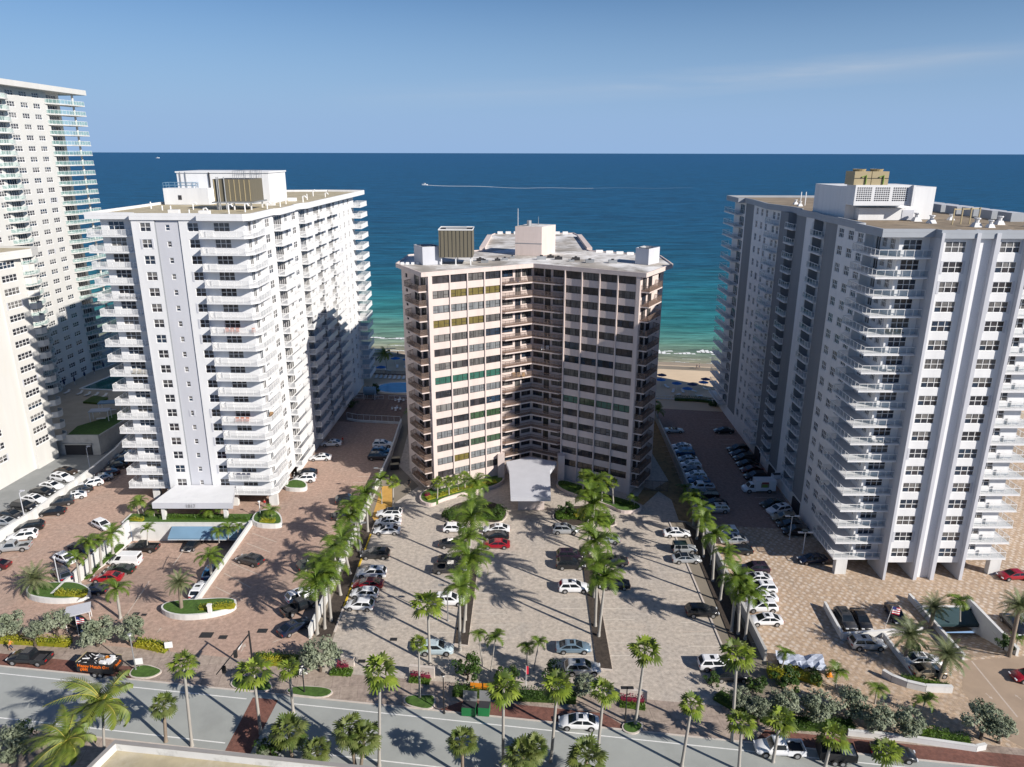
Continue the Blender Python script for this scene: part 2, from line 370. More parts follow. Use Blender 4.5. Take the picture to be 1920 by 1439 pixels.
sm = MB(); sm.face([(-200000, 180, -.3), (200000, 180, -.3), (200000, 180000, -.3), (-200000, 180000, -.3)], SEA); struct('sea', sm)

bm = MB()
xs = [-260, -120, -60, 0, 60, 120, 260]
rows = [(-48, .03), (-12, .03), (-4, -.05), (0, -.27), (8, -.6)]
WET = plain('wet_sand', (.36, .285, .20), .5, var=.08, scale=.3)
for x0, x1 in zip(xs, xs[1:]):
    for (o0, z0), (o1, z1) in zip(rows, rows[1:]):
        bm.face([(x0, shore(x0)+o0, z0), (x1, shore(x1)+o0, z0), (x1, shore(x1)+o1, z1), (x0, shore(x0)+o1, z1)], WET if o0 >= -4 else SAND)
struct('beach', bm)
# surf: ragged ribbons of foam
FOAM = plain('sea_foam', (.78, .80, .80), .9, var=.08, scale=1.2)
def ribbon(mb, x0, x1, off, wid, seed, gap=.35, step=1.4, z=-.28):
    rr = random.Random(seed); x = x0; ph = rr.random()*9
    while x < x1:
        k = .5+.5*math.sin(x*.16+ph)+.5*math.sin(x*.53+ph*2)
        if k > gap:
            wd = wid*min(1.2, (k-gap+.15))*rr.uniform(.6, 1.2); o = off+rr.uniform(-.3, .3)+math.sin(x*.09+ph)*.8
            y0, y1 = shore(x)+o, shore(x+step)+o
            mb.face([(x, y0, z), (x+step*1.3, y1, z), (x+step*1.2, y1+wd, z), (x+.2, y0+wd*rr.uniform(.6, 1), z)], FOAM)
        x += step
fm = MB(); ribbon(fm, -60, 20, 15.5, 1.4, 1, .75); ribbon(fm, 30, 80, 12.0, 5.0, 6, .05); ribbon(fm, 30, 80, 14.0, 4.5, 2, .4); ribbon(fm, -60, -15, 17.0, 2.6, 8, .2); ribbon(fm, 30, 80, 5.5, .7, 9, .85); ribbon(fm, -60, 80, 7.5, .9, 3, .9); ribbon(fm, -60, 80, .4, .8, 4, .15, z=-.2); ribbon(fm, -60, 10, 21.5, 1.3, 5, .8)
fo = link('surf', fm.mesh('surf')); fo['kind'] = 'stuff'
# boat far out with its wake
wk = MB(); p0 = at(805, 348, -.2); rr = random.Random(5)
WAKE = seethrough('wake_foam', (.75, .78, .8), .8, .8); WAKE2 = seethrough('old_wake', (.5, .6, .66), .35, .8)
pp = [at(800+ (1300-800)*k/24, 347.5+5.5*min(1, k/9)+.6*math.sin(k), -.2) for k in range(25)]
for k in range(24):
    wd = 3.5*(1.4 if k < 6 else 1)*(1-k/40); mt = WAKE if k < 15 else WAKE2
    a, c = pp[k], pp[k+1]; wk.face([a-V((0, wd*1.6, 0)), c-V((0, wd*1.6, 0)), c+V((0, wd*1.6, 0)), a+V((0, wd*1.6, 0))], mt)
wo = link('wake_foam', wk.mesh('wake_foam')); wo['kind'] = 'stuff'
def boat(p, L, label, rot=PI, name='motor_boat'):
    hull = MB(); st = []
    for x, hw, zt in ((-.5, .16, .14), (-.2, .17, .14), (.2, .15, .17), (.42, .07, .2), (.5, .005, .22)):
        st.append([(x*L, -hw*L, zt*L), (x*L, -hw*L*.6, -.02*L), (x*L, hw*L*.6, -.02*L), (x*L, hw*L, zt*L)])
    for a, c in zip(st, st[1:]):
        for k in range(4): hull.face([a[k], c[k], c[(k+1) % 4], a[(k+1) % 4]], FRAMEW)
    hull.face(list(reversed(st[0])), FRAMEW)
    r = root(name, label, 'boat', p, rot); link('hull', hull.mesh('hull'), r)
    cb = MB(); cb.box(-.15*L, .12*L, -.1*L, .1*L, .16*L, .3*L, FRAMEW); cb.box(-.1*L, .125*L, -.102*L, .102*L, .2*L, .26*L, CARG); link('cabin', cb.mesh('cabin'), r)
boat(pp[0]+V((-4, 0, .1)), 13, 'white motor boat far out at the head of a long white wake')
boat(at(296, 297, -.2), 40, 'tiny white boat below the horizon above the left white tower', 0)

# ---- road, pavements ----
def strip(mb, x0, x1, o0, o1, z, mat, n=1):
    for k in range(n):
        a, c = x0+(x1-x0)*k/n, x0+(x1-x0)*(k+1)/n
        mb.face([(a, kerb(a)+o0, z), (c, kerb(c)+o0, z), (c, kerb(c)+o1, z), (a, kerb(a)+o1, z)], mat)
rd = MB(); strip(rd, -260, 260, -9.6, -.02, .012, ASPH); struct('road', rd)
wa = MB(); strip(wa, -260, 260, .16, 8.2, .008, WALK); struct('pavement', wa)
wb = MB(); strip(wb, -260, 260, -17.5, -9.76, .008, WALK); struct('near_pavement', wb)
kb = MB()
def solidstrip(mb, x0, x1, o0, o1, z0, z1, mat):
    mb.prism([(x0, kerb(x0)+o0), (x1, kerb(x1)+o0), (x1, kerb(x1)+o1), (x0, kerb(x0)+o1)], z0, z1, mat, bottom=False)
solidstrip(kb, -260, 260, -.02, .16, 0, .10, CURB); solidstrip(kb, -260, 260, -9.76, -9.6, 0, .10, CURB); struct('road_kerbs', kb)
mk = MB(); strip(mk, -260, -33, -1.32, -1.16, .016, LINEW); strip(mk, -27.5, 260, -1.32, -1.16, .016, LINEW)
strip(mk, -260, -33, -8.5, -8.34, .016, LINEW); strip(mk, -27, 260, -8.5, -8.34, .016, LINEW); struct('road_markings', mk)
bs = MB()
bs.sheet([(-72, kerb(-72)+.17), (-47.5, kerb(-47.5)+.17), (-50, kerb(-50)+2.4), (-72, kerb(-72)+2.4)], .013, BRICK)
bs.sheet([(-9, kerb(-9)+.17), (14, kerb(14)+.17), (11.2, kerb(11.2)+2.5), (-5.6, kerb(-5.6)+2.5)], .013, BRICK)
bs.sheet([(28, kerb(28)+.17), (62, kerb(62)+.17), (60, kerb(60)+2.4), (30, kerb(30)+2.4)], .013, BRICK)
bs.sheet([(-32.3, 75.9), (-32.6, 66.6), (-29.6, 66.2), (-29.0, 75.4)], .017, BRICK)
struct('brick_paving', bs)
# ---- lots ----
def lot(name, poly, mat, z=.012): struct(name, MB().sheet(poly, z, mat))
struct('red_paver_lot', MB().sheet([(-88, 77), (-88, 165), (-72, 208), (-28.6, 208), (-27.9, 82), (-46, 84.6), (-68, 87.6)], .010, PAVL, holes=[RAMPL]))
lot('pale_paver_lot', [(-25, 80.6), (-25, 122), (-23.5, 128), (-19, 137), (-24.5, 147), (-26.5, 200), (33, 200), (33, 122), (29.3, 122), (28.9, 74.2), (12, 76.3), (-12, 79.2)], PAVC)
struct('tan_paver_lot', MB().sheet([(34.4, 72.2), (34.4, 122), (36.8, 178), (37.2, 193), (130, 193), (130, 68), (62, 67.2)], .010, PAVR, holes=[RAMPR]))
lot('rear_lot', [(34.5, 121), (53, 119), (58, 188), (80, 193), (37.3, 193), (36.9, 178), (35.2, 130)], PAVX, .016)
lot('grey_lot', [(-180, 60), (-88.4, 60), (-88.4, 165), (-91.5, 225), (-180, 225)], ASPHD)
lot('ramp_road', [(57.3, 77.5), (60.8, 83.2), (68.7, 84), (78, 86), (84, 70), (60.5, 65.8), (56.8, 70.5)], plain('tan_asphalt', (.36, .27, .195), .9, var=.1, scale=.3, dirt=((.28, .21, .155), .5, .2)), .018)
lot('sea_terrace', [(-46, 175), (-28.5, 173.5), (-27, 215), (-46, 219)], PAVD, .016)
lot('ochre_path', [tuple(at(x, y)[:2]) for x, y in ((703, 953), (716, 912), (738, 912), (738, 952), (722, 984), (694, 985))], OCHRE, .018)
dg = MB()
dg.sheet([(31.0, 122.6), (34.4, 121.5), (36.6, 178), (33.5, 190), (31, 170), (32.6, 140), (29.0, 136), (31.4, 131)], .020, DRY)
dg.sheet([tuple(at(x, y)[:2]) for x, y in ((1190, 940), (1208, 914), (1236, 921), (1206, 948))], .020, DRY)
struct('dry_garden_ground', dg)
bk = MB(); bk.sheet([tuple(at(x, y)[:2]) for x, y in ((1430, 760), (1452, 770), (1530, 920), (1515, 920))], .018, DRY); struct('tower_flower_bed', bk)
# ramps (floors, side walls)
def rz(y, y0, y1, d): return -d*max(0, min(1, (y-y0)/(y1-y0)))
rl = MB()
for y0, y1 in ((96, 114), (114, 120.3)):
    rl.face([(-69.8, y0, rz(y0, 96, 114, 3.2)), (-47.6, y0, rz(y0, 96, 114, 3.2)), (-47.6, y1, rz(y1, 96, 114, 3.2)), (-69.8, y1, rz(y1, 96, 114, 3.2))], PAVL)
struct('garage_ramp', rl)
r2 = MB()
for y0, y1 in ((83.6, 93), (93, 95)):
    r2.face([(60.9, y0, rz(y0, 83.6, 93, 2.8)), (68.8, y0+.5, rz(y0, 83.6, 93, 2.8)), (68.8, y1, rz(y1, 83.6, 93, 2.8)), (60.9, y1, rz(y1, 83.6, 93, 2.8))], PAVR)
struct('south_garage_ramp', r2)
# lines on the lots
ln = MB()
def pline(x0, y0, x1, y1, w=1.6, mat=LINEF, z=.022, mb=None):
    a, c = at(x0, y0, z), at(x1, y1, z); d = (c-a).normalized(); n = V((-d.y, d.x, 0))*w/20
    (mb or ln).face([a-n, c-n, c+n, a+n], mat)
for q in ((473, 1000, 519, 1017), (463, 1019, 507, 1036), (434, 1056, 490, 1080), (420, 1075, 470, 1102), (404, 1101, 455, 1126), (511, 1205, 560, 1185), (610, 1000, 632, 993), (670, 894, 705, 894), (662, 905, 700, 905), (0, 1050, 35, 1044), (70, 971, 110, 971), (86, 984, 96, 984), (325, 1060, 345, 1031), (340, 1034, 365, 1036), (220, 1180, 280, 1090)):
    pline(*q)
for k in range(10): pline(893-k*2.3, 1105+k*9.5, 925-k*2.3, 1105+k*9.5, 1)
for q in ((1135, 1175, 1210, 1175), (1140, 1220, 1240, 1222), (1280, 1185, 1345, 1183), (900, 1165, 990, 1165), (760, 1155, 830, 1155), (1420, 1190, 1480, 1190), (1410, 1205, 1470, 1207), (1500, 1083, 1560, 1083)): pline(*q, w=1)
BAYL = plain('bay_paint', (.62, .57, .50), .8, var=.15, scale=2)
for x0, x1, y0, y1, st_ in ((-24.9, -20.2, 90, 119, 2.65), (-12.6, -8.0, 89, 112, 2.7), (-5.3, -.8, 88, 112, 2.7), (6.6, 11.3, 84, 112, 2.7), (13.4, 18, 84, 112, 2.7), (24.4, 29.0, 86, 122, 2.7)):
    y = y0
    while y < y1: ln.box(x0, x1, y, y+.1, .020, .0225, BAYL); y += st_
for k in range(26): ln.box(34.9, 39.4, 86+2.9*k, 86.12+2.9*k, .0235, .026, LINEF)
for k in range(22): ln.box(47.6+.1*k, 51.8+.08*k, 118+2.8*k, 118.12+2.8*k, .0235, .026, LINEF)
# driveway arrows and grates
def arrow(x0, y0, x1, y1, mat=LINEW):
    a, c = at(x0, y0, .022), at(x1, y1, .022); d = (c-a); n = V((-d.y, d.x, 0))*.1
    ln.face([a-n*.5, a+d*.6-n*.5, a+d*.6+n*.5, a+n*.5], mat); ln.face([a+d*.6-n*2, c, a+d*.6+n*2], mat)
arrow(452, 1222, 460, 1207, LINEF); arrow(295, 1186, 303, 1177, LINEF); arrow(1848, 1300, 1862, 1312, LINEF); arrow(1915, 1312, 1902, 1302, LINEF); arrow(1862, 1195+140, 1850, 1200+120, LINEF)
pline(1822, 1240, 1908, 1345, 2)
for x, y, s in ((387, 1191, .9), (418, 1195, .6), (492, 1183, .7), (738, 1199, .5), (678, 1240, .5), (255, 1151, .5), (270, 1153, .4)):
    p = at(x, y, .023); ln.face([p+V((-s, -s*.7, 0)), p+V((s, -s*.7, 0)), p+V((s, s*.7, 0)), p+V((-s, s*.7, 0))], BLACKM)
struct('lot_markings', ln)
# ---- kerbs, medians, garden beds ----
def bed(name, poly, h, edge, fill, label, cat='planter', inset=.25, group=None):
    """raised bed: kerb ring with soil or grass inside"""
    if len(poly) > 4 and h > .12:
        for _ in range(2): poly = [q for k in range(len(poly)) for a, e in ((poly[k], poly[(k+1) % len(poly)]),) for q in ((a[0]*.75+e[0]*.25, a[1]*.75+e[1]*.25), (a[0]*.25+e[0]*.75, a[1]*.25+e[1]*.75))]
    c = V((sum(p[0] for p in poly)/len(poly), sum(p[1] for p in poly)/len(poly), 0))
    inn = []
    for p in poly:
        d = V((p[0], p[1], 0))-c; L = d.length; q = c+d*(1-inset/max(L, .6)); inn.append((q.x, q.y))
    r = root(name, label, cat, (c.x, c.y, 0), 0, group)
    lp = [(p[0]-c.x, p[1]-c.y) for p in poly]; li = [(p[0]-c.x, p[1]-c.y) for p in inn]
    e = MB().prism(lp, 0, h, edge, bottom=False); link('kerb', e.mesh('kerb'), r)
    f = MB().prism(li, .02, h+.05, fill, bottom=False); link('soil' if fill is MULCH else 'turf', f.mesh('turf'), r)
    return r
def oval(cx, cy, a, b_, n=20, e=2.0):
    o = []
    for k in range(n):
        t = 2*PI*k/n; c, s = math.cos(t), math.sin(t)
        o.append((cx+a*math.copysign(abs(c)**(2/e), c), cy+b_*math.copysign(abs(s)**(2/e), s)))
    return o
bed('planting_strip', [(-7.9, 86.2), (-6.0, 85.8), (-5.4, 112), (-7.6, 112)], .14, CURB, MULCH, 'long dark mulch strip with pale kerb left of the centre aisle', 'planting strip')
bed('planting_strip', [(11.3, 81.2), (13.3, 80.9), (13.6, 113), (11.9, 113)], .14, CURB, MULCH, 'long dark mulch strip with pale kerb right of the centre aisle', 'planting strip')
bed('planting_strip', [(-27.4, 88), (-25.3, 88), (-24.9, 121), (-27.2, 126)], .06, MULCH, MULCH, 'dark soil strip between the white wall and the yellow kerb', 'planting strip')
bed('planting_strip', [(30.6, 84), (33.2, 84), (33.6, 118), (31.7, 122)], .05, MULCH, MULCH, 'shaded soil strip below the right hand grey wall', 'planting strip')
yk = MB()
for a, c, mt in ((89, 95, CURB), (95, 101.5, YELP), (101.5, 106, CURB), (106, 117, YELP), (117, 121.5, CURB)): yk.box(-25.25+.02*(a-89)*0, -25.0, a, c, 0, .15, mt)
struct('yellow_kerb', yk)
rk = MB(); rk.box(29.0, 29.25, 85, 123, 0, .14, CURB); struct('lot_kerb', rk)
bed('islet', [tuple(at(x, y)[:2]) for x, y in ((832, 965), (850, 945), (900, 938), (945, 948), (955, 968), (935, 985), (890, 978), (850, 984))], .2, CURB, MULCH, 'island planter of shrubs at the head of the left strip', 'planter')
bed('islet', [tuple(at(x, y)[:2]) for x, y in ((1030, 968), (1060, 950), (1110, 950), (1155, 975), (1156, 990), (1110, 984), (1085, 990), (1050, 984))], .2, CURB, MULCH, 'island planter of shrubs at the head of the right strip', 'planter')
bed('front_bed', [tuple(at(x, y)[:2]) for x, y in ((785, 935), (800, 922), (870, 905), (940, 895), (948, 905), (925, 918), (870, 930), (825, 942), (812, 952), (790, 948))], .7, PINK, GRASS, 'curved pink walled planter in front of the left pink wing', 'planter', .35)
bed('front_bed', [tuple(at(x, y)[:2]) for x, y in ((1045, 902), (1090, 915), (1160, 938), (1205, 952), (1200, 962), (1165, 965), (1150, 955), (1095, 938), (1042, 918))], .6, PINK, GRASS, 'curved pink walled planter in front of the right pink wing', 'planter', .35)
bed('round_bed', [tuple(at(x, y)[:2]) for x, y in ((48, 1118), (60, 1128), (100, 1134), (150, 1131), (178, 1118), (150, 1100), (110, 1100), (60, 1104))], .9, WALLW, GRASS, 'white walled oval planter with date palm at the ramp mouth', 'planter', .3)
bed('round_bed', [tuple(at(x, y)[:2]) for x, y in ((300, 1152), (330, 1164), (380, 1163), (430, 1152), (447, 1140), (440, 1130), (370, 1132), (310, 1138))], .9, WALLW, GRASS, 'white walled pointed planter under the large date palm', 'planter', .3)
bed('round_bed', [tuple(at(x, y)[:2]) for x, y in ((472, 990), (527, 993), (531, 982), (524, 968), (500, 962), (476, 970))], .9, WALLW, GRASS, 'white walled planter with small palm at the ramp corner', 'planter', .3)
bed('long_bed', [tuple(at(x, y)[:2]) for x, y in ((527, 921), (570, 924), (579, 917), (570, 907), (545, 905))], .8, WALLW, GRASS, 'low white planter of grass at the left tower foot', 'planter', .3)
bed('long_bed', [(-71.4, 120.7), (-48, 120.7), (-47.6, 124.0), (-71.4, 124.0)], .4, WALLW, GRASS, 'long hedge bed above the blue awning', 'planter', .4)
isl = [((238, 1272), (250, 1252), (275, 1247), (300, 1255), (306, 1262), (280, 1275)), ((430, 1295), (436, 1270), (480, 1268), (510, 1280), (512, 1300)), ((535, 1303), (540, 1290), (590, 1287), (632, 1297), (605, 1313)), ((758, 1325), (756, 1306), (800, 1304), (819, 1306), (813, 1336)), ((1168, 1375), (1165, 1358), (1190, 1352), (1210, 1360), (1195, 1380))]
for k, q in enumerate(isl):
    bed('kerb_islet', [tuple(at(x, y)[:2]) for x, y in q], .16, CURB, GRASS, 'small grass islet at the kerb, %s from the left along the street' % ORD[k], 'grass islet', .2, 'grass islets along the street kerb')
# ---------------- building kit ----------------
WINC = {}
def winmesh(w, h, nc, nr, fm, seed, glass=None, shut=False):
    key = (round(w, 2), round(h, 2), nc, nr, fm.name, seed, glass.name if glass else 0, shut)
    if key in WINC: return WINC[key]
    mb = MB(); rr = random.Random(str(key)); t = .08; d0, d1 = -.015, .07
    base = glass or rr.choice((G[0], G[1], G[4], G[2], G[0], G[3])); drawn = rr.random() < .4
    for i in range(nc):
        for j in range(nr):
            x0, x1 = -w/2+w*i/nc, -w/2+w*(i+1)/nc; z0, z1 = h*j/nr, h*(j+1)/nr
            mb.face([(x0, .05, z0), (x1, .05, z0), (x1, .05, z1), (x0, .05, z1)], (rr.choice((G[2], G[3])) if drawn and j == nr-1 and not glass else base if rr.random() < .8 or glass else rr.choice(G)))
    for i in range(nc+1):
        x = -w/2+t/2+(w-t)*i/nc; mb.box(x-t/2, x+t/2, d0, d1, 0, h, fm)
    for j in range(nr+1):
        z = t/2+(h-t)*j/nr; mb.box(-w/2+t, w/2-t, d0+.005, d1, z-t/2, z+t/2, fm)
    mb.box(-w/2-.06, w/2+.06, -.10, -.02, -.09, -.005, fm)      # sill lip
    if shut:
        for sx in (-1, 1): mb.box(sx*(w/2+.05)-.16+.0, sx*(w/2+.05)+.16, -.16, -.03, -.1, h+.1, PALE)
    WINC[key] = mb; return mb
def bandwin(w, h, glass, seed):
    """bronze framed ribbon window: wide middle light, split side lights"""
    key = ('band', round(w, 2), round(h, 2), glass.name, seed)
    if key in WINC: return WINC[key]
    mb = MB(); rr = random.Random(str(key)); t = .06
    xs_ = [-w/2, -w/2+w*.32, -w/2+w*.68, w/2]
    for i in range(3): mb.face([(xs_[i], .06, 0), (xs_[i+1], .06, 0), (xs_[i+1], .06, h), (xs_[i], .06, h)], glass if i != 1 or rr.random() < .6 else rr.choice(G[:3]) if glass in G else glass)
    for x in (-w/2+t/2, xs_[1], xs_[2], w/2-t/2): mb.box(x-t/2, x+t/2, 0, .08, 0, h, FRAMED)
    for z in (t/2, h-t/2): mb.box(-w/2+t, w/2-t, .005, .08, z-t/2, z+t/2, FRAMED)
    for i in (0, 2):
        if rr.random() < .8: mb.box(xs_[i]+t/2, xs_[i+1]-t/2, .01, .08, h*.45-t/2, h*.45+t/2, FRAMED)
    WINC[key] = mb; return mb
MESHC = {}
def meshof(mb, name):
    k = id(mb)
    if k not in MESHC: MESHC[k] = (mb.mesh(name), mb)
    return MESHC[k][0]
CAMP = V((0, 0, H))
def emit(parent, name, items, limit=100, sub=None):
    """items: (mb, matrix, [sub mbs]); nearest ones are parts, the rest one part"""
    items = sorted(items, key=lambda t: ((t[1].translation)-CAMP).length)
    for mb, M, subs in items[:limit]:
        o = link(name, meshof(mb, name), parent); o.matrix_local = M
        for nm, sb in subs: link(nm, meshof(sb, nm), o)
    if items[limit:]:
        r = MB()
        for mb, M, subs in items[limit:]:
            r.add(mb, M)
            for _, sb in subs: r.add(sb, M)
        o = link(name, r.mesh(name), parent); o['kind'] = 'stuff'
def facade(mb, p0, p1, zb, zt, mat, cols=(), floors=(), rev=.16):
    """wall from p0 to p1 (outside on the right), cols = (s0, s1, z0, z1) openings on every floor; returns window spots"""
    a, c = V((p0[0], p0[1], 0)), V((p1[0], p1[1], 0)); d = (c-a); L = d.length; d.normalize(); n = V((d.y, -d.x, 0)); rot = math.atan2(d.y, d.x)
    P = lambda s, z, k=0: tuple(a+d*s-n*k+V((0, 0, z)))
    spots = []; s = 0
    for col in sorted(cols)+[None]:
        e = L if col is None else col[0]
        if e-s > 1e-4: mb.face([P(s, zb), P(e, zb), P(e, zt), P(s, zt)], mat)
        if col is None: break
        s0, s1, h0, h1 = col[:4]; z = zb
        for k, f in enumerate(floors):
            z0, z1 = f+h0, f+h1
            if len(col) > 5 and k not in col[5]: continue
            mb.face([P(s0, z), P(s1, z), P(s1, z0), P(s0, z0)], mat)
            mb.face([P(s0, z0), P(s1, z0), P(s1, z0, rev), P(s0, z0, rev)], mat); mb.face([P(s0, z1, rev), P(s1, z1, rev), P(s1, z1), P(s0, z1)], mat)
            mb.face([P(s0, z0), P(s0, z0, rev), P(s0, z1, rev), P(s0, z1)], mat); mb.face([P(s1, z0, rev), P(s1, z0), P(s1, z1), P(s1, z1, rev)], mat)
            o = V(P((s0+s1)/2, z0, rev-.07)); spots.append((Matrix.Translation(o) @ Matrix.Rotation(rot, 4, 'Z'), s1-s0, h1-h0, k, col[4] if len(col) > 4 else None))
            z = z1
        mb.face([P(s0, z), P(s1, z), P(s1, zt), P(s0, zt)], mat); s = s1
    return spots
def railing(path, z, h, post, mrail, mpanel, solid=(), pt=.05):
    mb = MB()
    for k, (p, q) in enumerate(zip(path, path[1:])):
        a, c = V((p[0], p[1], z)), V((q[0], q[1], z)); L = (c-a).length; d = (c-a)/L
        if k in solid:
            nrm = V((d.y, -d.x, 0))*.06; up = V((0, 0, h))
            mb.bar(a+up*.5, c+up*.5, .12, mrail, h); continue
        n = max(1, round(L/post)); up = V((0, 0, 1))
        for i in range(n+1):
            if i == n and k < len(path)-2: continue
            x = a+d*(L*i/n); mb.bar(x, x+up*h, pt, mrail)
        mb.bar(a+up*h, c+up*h, .07, mrail); mb.bar(a+up*.09, c+up*.09, .05, mrail)
        mb.face([tuple(a+up*.12), tuple(c+up*.12), tuple(c+up*(h-.05)), tuple(a+up*(h-.05))], mpanel)
    return mb
def slab(poly, z, t, mat, top=None): return MB().prism(poly, z-t, z, mat, top)
def floors(f0, F_, n): return [f0+F_*k for k in range(n)]
def T(z): return Matrix.Translation((0, 0, z))
def rndwin(w, h, nc, nr, fm, rr, glass=None, shut=0): return winmesh(w, h, nc, nr, fm, rr.randrange(6), glass, rr.random() < shut)
def vent(x, y, z, s=1.0, mat=None, h=1.0):
    mb = MB(); mat = mat or WHITE
    n = len(mb.v)
    a, b_ = .55*s, .32*s
    for k in range(4):
        q = [(-1, -1), (1, -1), (1, 1), (-1, 1)]; p, r = q[k], q[(k+1) % 4]
        mb.face([(x+p[0]*a, y+p[1]*a, z), (x+r[0]*a, y+r[1]*a, z), (x+r[0]*b_, y+r[1]*b_, z+.55*h*s), (x+p[0]*b_, y+p[1]*b_, z+.55*h*s)], mat)
    mb.tube([(x, y, z+.5*h*s), (x, y, z+1.0*h*s)], [.28*s, .28*s], mat, 8); mb.tube([(x, y, z+1.0*h*s), (x, y, z+1.15*h*s)], [.42*s, .42*s], mat, 8)
    return mb
def parapet(outline, z0, z1, t, mat, mb=None):
    mb = mb or MB(); c = V((sum(p[0] for p in outline)/len(outline), sum(p[1] for p in outline)/len(outline), 0)); n = len(outline)
    for k in range(n):
        a, b_ = V((*outline[k], 0)), V((*outline[(k+1) % n], 0)); d = (b_-a).normalized(); nn = V((-d.y, d.x, 0))*t
        mb.prism([tuple(a[:2]), tuple(b_[:2]), tuple((b_+nn-d*t*.6)[:2]), tuple((a+nn+d*t*.6)[:2])], z0, z1-.004*(k % 2), mat)
    return mb
def rails_box(mb, x0, x1, y0, y1, z, h, mat, post=1.2, w=.06):
    for (a, c) in (((x0, y0), (x1, y0)), ((x1, y0), (x1, y1)), ((x1, y1), (x0, y1)), ((x0, y1), (x0, y0))):
        for zz in (h, h*.5): mb.bar((a[0], a[1], z+zz), (c[0], c[1], z+zz), w, mat)
        L = math.dist(a, c); n = max(1, round(L/post))
        for i in range(n): mb.bar((a[0]+(c[0]-a[0])*i/n, a[1]+(c[1]-a[1])*i/n, z), (a[0]+(c[0]-a[0])*i/n, a[1]+(c[1]-a[1])*i/n, z+h), w, mat)
rw = random.Random(11)
# sort balconies by their true distance: slabs carry world coordinates, so rank by the slab's first corner
def rank(items): return sorted(items, key=lambda t: (V(t[0].v[0])+t[1].translation-CAMP).length)
def emit_ranked(parent, name, items, limit=100):
    items = rank(items)
    for mb, M, subs in items[:limit]:
        o = link(name, meshof(mb, name), parent, M.translation)
        for nm, sb in subs: link(nm, meshof(sb, nm), o)
    if items[limit:]:
        r = MB()
        for mb, M, subs in items[limit:]:
            r.add(mb, M)
            for _, sb in subs: r.add(sb, M)
        o = link(name, r.mesh(name), parent); o['kind'] = 'stuff'

# ================= left white tower =================
F1 = 2.83; FL1 = floors(2.97, F1, 18); ZT = 53.91
LT = root('white_apartment_tower', 'bright white eighteen storey tower left of centre with a grey stripe and stacked corner balconies', 'apartment building', (0, 0, 0))
wl = MB(); win = []; bal = []
Z0 = 2.85
def seg(p0, p1, cols=(), mat=WHITE, store=None, shut=.06, wb=None, zb=Z0, fl=FL1, zt=ZT, fm=FRAMEW):
    for M, w_, h_, k, kind in facade(wb or wl, p0, p1, zb, zt, mat, cols, fl):
        nc, nr = kind or (2, 2)
        (store if store is not None else win).append((rndwin(w_, h_, nc, nr, fm, rw, None, shut), M, []))
A3 = (3, 2); A2 = (2, 2)
seg((-72.2, 150), (-72.2, 131.3), [(2, 4, .1, 2.3, (2, 1)), (6, 8, .85, 2.35, A2), (12, 14, .85, 2.35, A2)])
seg((-72.2, 131.3), (-65.6, 131.3), [(1.3, 4.1, .85, 2.38, A3)])
seg((-65.6, 131.3), (-65.6, 128.8))
seg((-65.6, 128.8), (-61.6, 128.8), [(1.42, 3.27, .83, 2.36, A2)], shut=.12)
seg((-61.6, 128.8), (-61.45, 129.0), mat=GREY); seg((-61.45, 129.0), (-57.55, 129.0), [(1.55, 2.3, 1.0, 2.0, (1, 2))], PALE); seg((-57.55, 129.0), (-57.4, 128.8), mat=GREY)
seg((-57.4, 128.8), (-53.7, 128.8), [(1.45, 3.3, .83, 2.36, A2)], shut=.12)
seg((-53.7, 128.8), (-46.1, 128.8), [(2.2, 5.0, .85, 2.4, A3)])
seg((-46.1, 128.8), (-45.95, 135.2), [(1.2, 2.9, .1, 2.4, (2, 1)), (3.9, 5.7, .85, 2.36, A2)])
seg((-45.95, 135.2), (-45, 135.2))
sx = lambda y: -45+.022*(y-135.2)
seg((sx(135.2), 135.2), (sx(140), 140), [(1.0, 3.4, .83, 2.36, A2)])
BAYS = [(140.4, 149.6, [(140.8, 145.6, A3), (147.2, 149.0, A2)]), (156, 164.6, [(156.5, 160.8, A3), (162.2, 164, A2)]), (167, 175.4, [(167.4, 171.6, A3), (172.8, 174.8, A2)]), (178, 187, [(178.4, 182.6, A3), (184, 186, A2)])]
cols = []
for a, c, ws in BAYS:
    for y0, y1, kd in ws: cols.append((y0-140, y1-140, .15 if kd is A3 else .85, 2.4, (4, 1) if kd is A3 else A2))
for y0, y1 in ((151.9, 154.4), (189.8, 191.2), (194.4, 196), (199.2, 200.8)): cols.append((y0-140, y1-140, .83, 2.36, A2))
seg((sx(140), 140), (sx(206), 206), cols)
seg((sx(206), 206), (-72, 209), []); seg((-72, 209), (-72.2, 150))
wl.sheet([(-72.2, 150), (-72.2, 131.3), (-65.6, 131.3), (-65.6, 128.8), (-53.7, 128.8), (-46.1, 128.8), (-45.95, 135.2), (-45, 135.2), (sx(206), 206), (-72, 209)], Z0, UNDER, True)
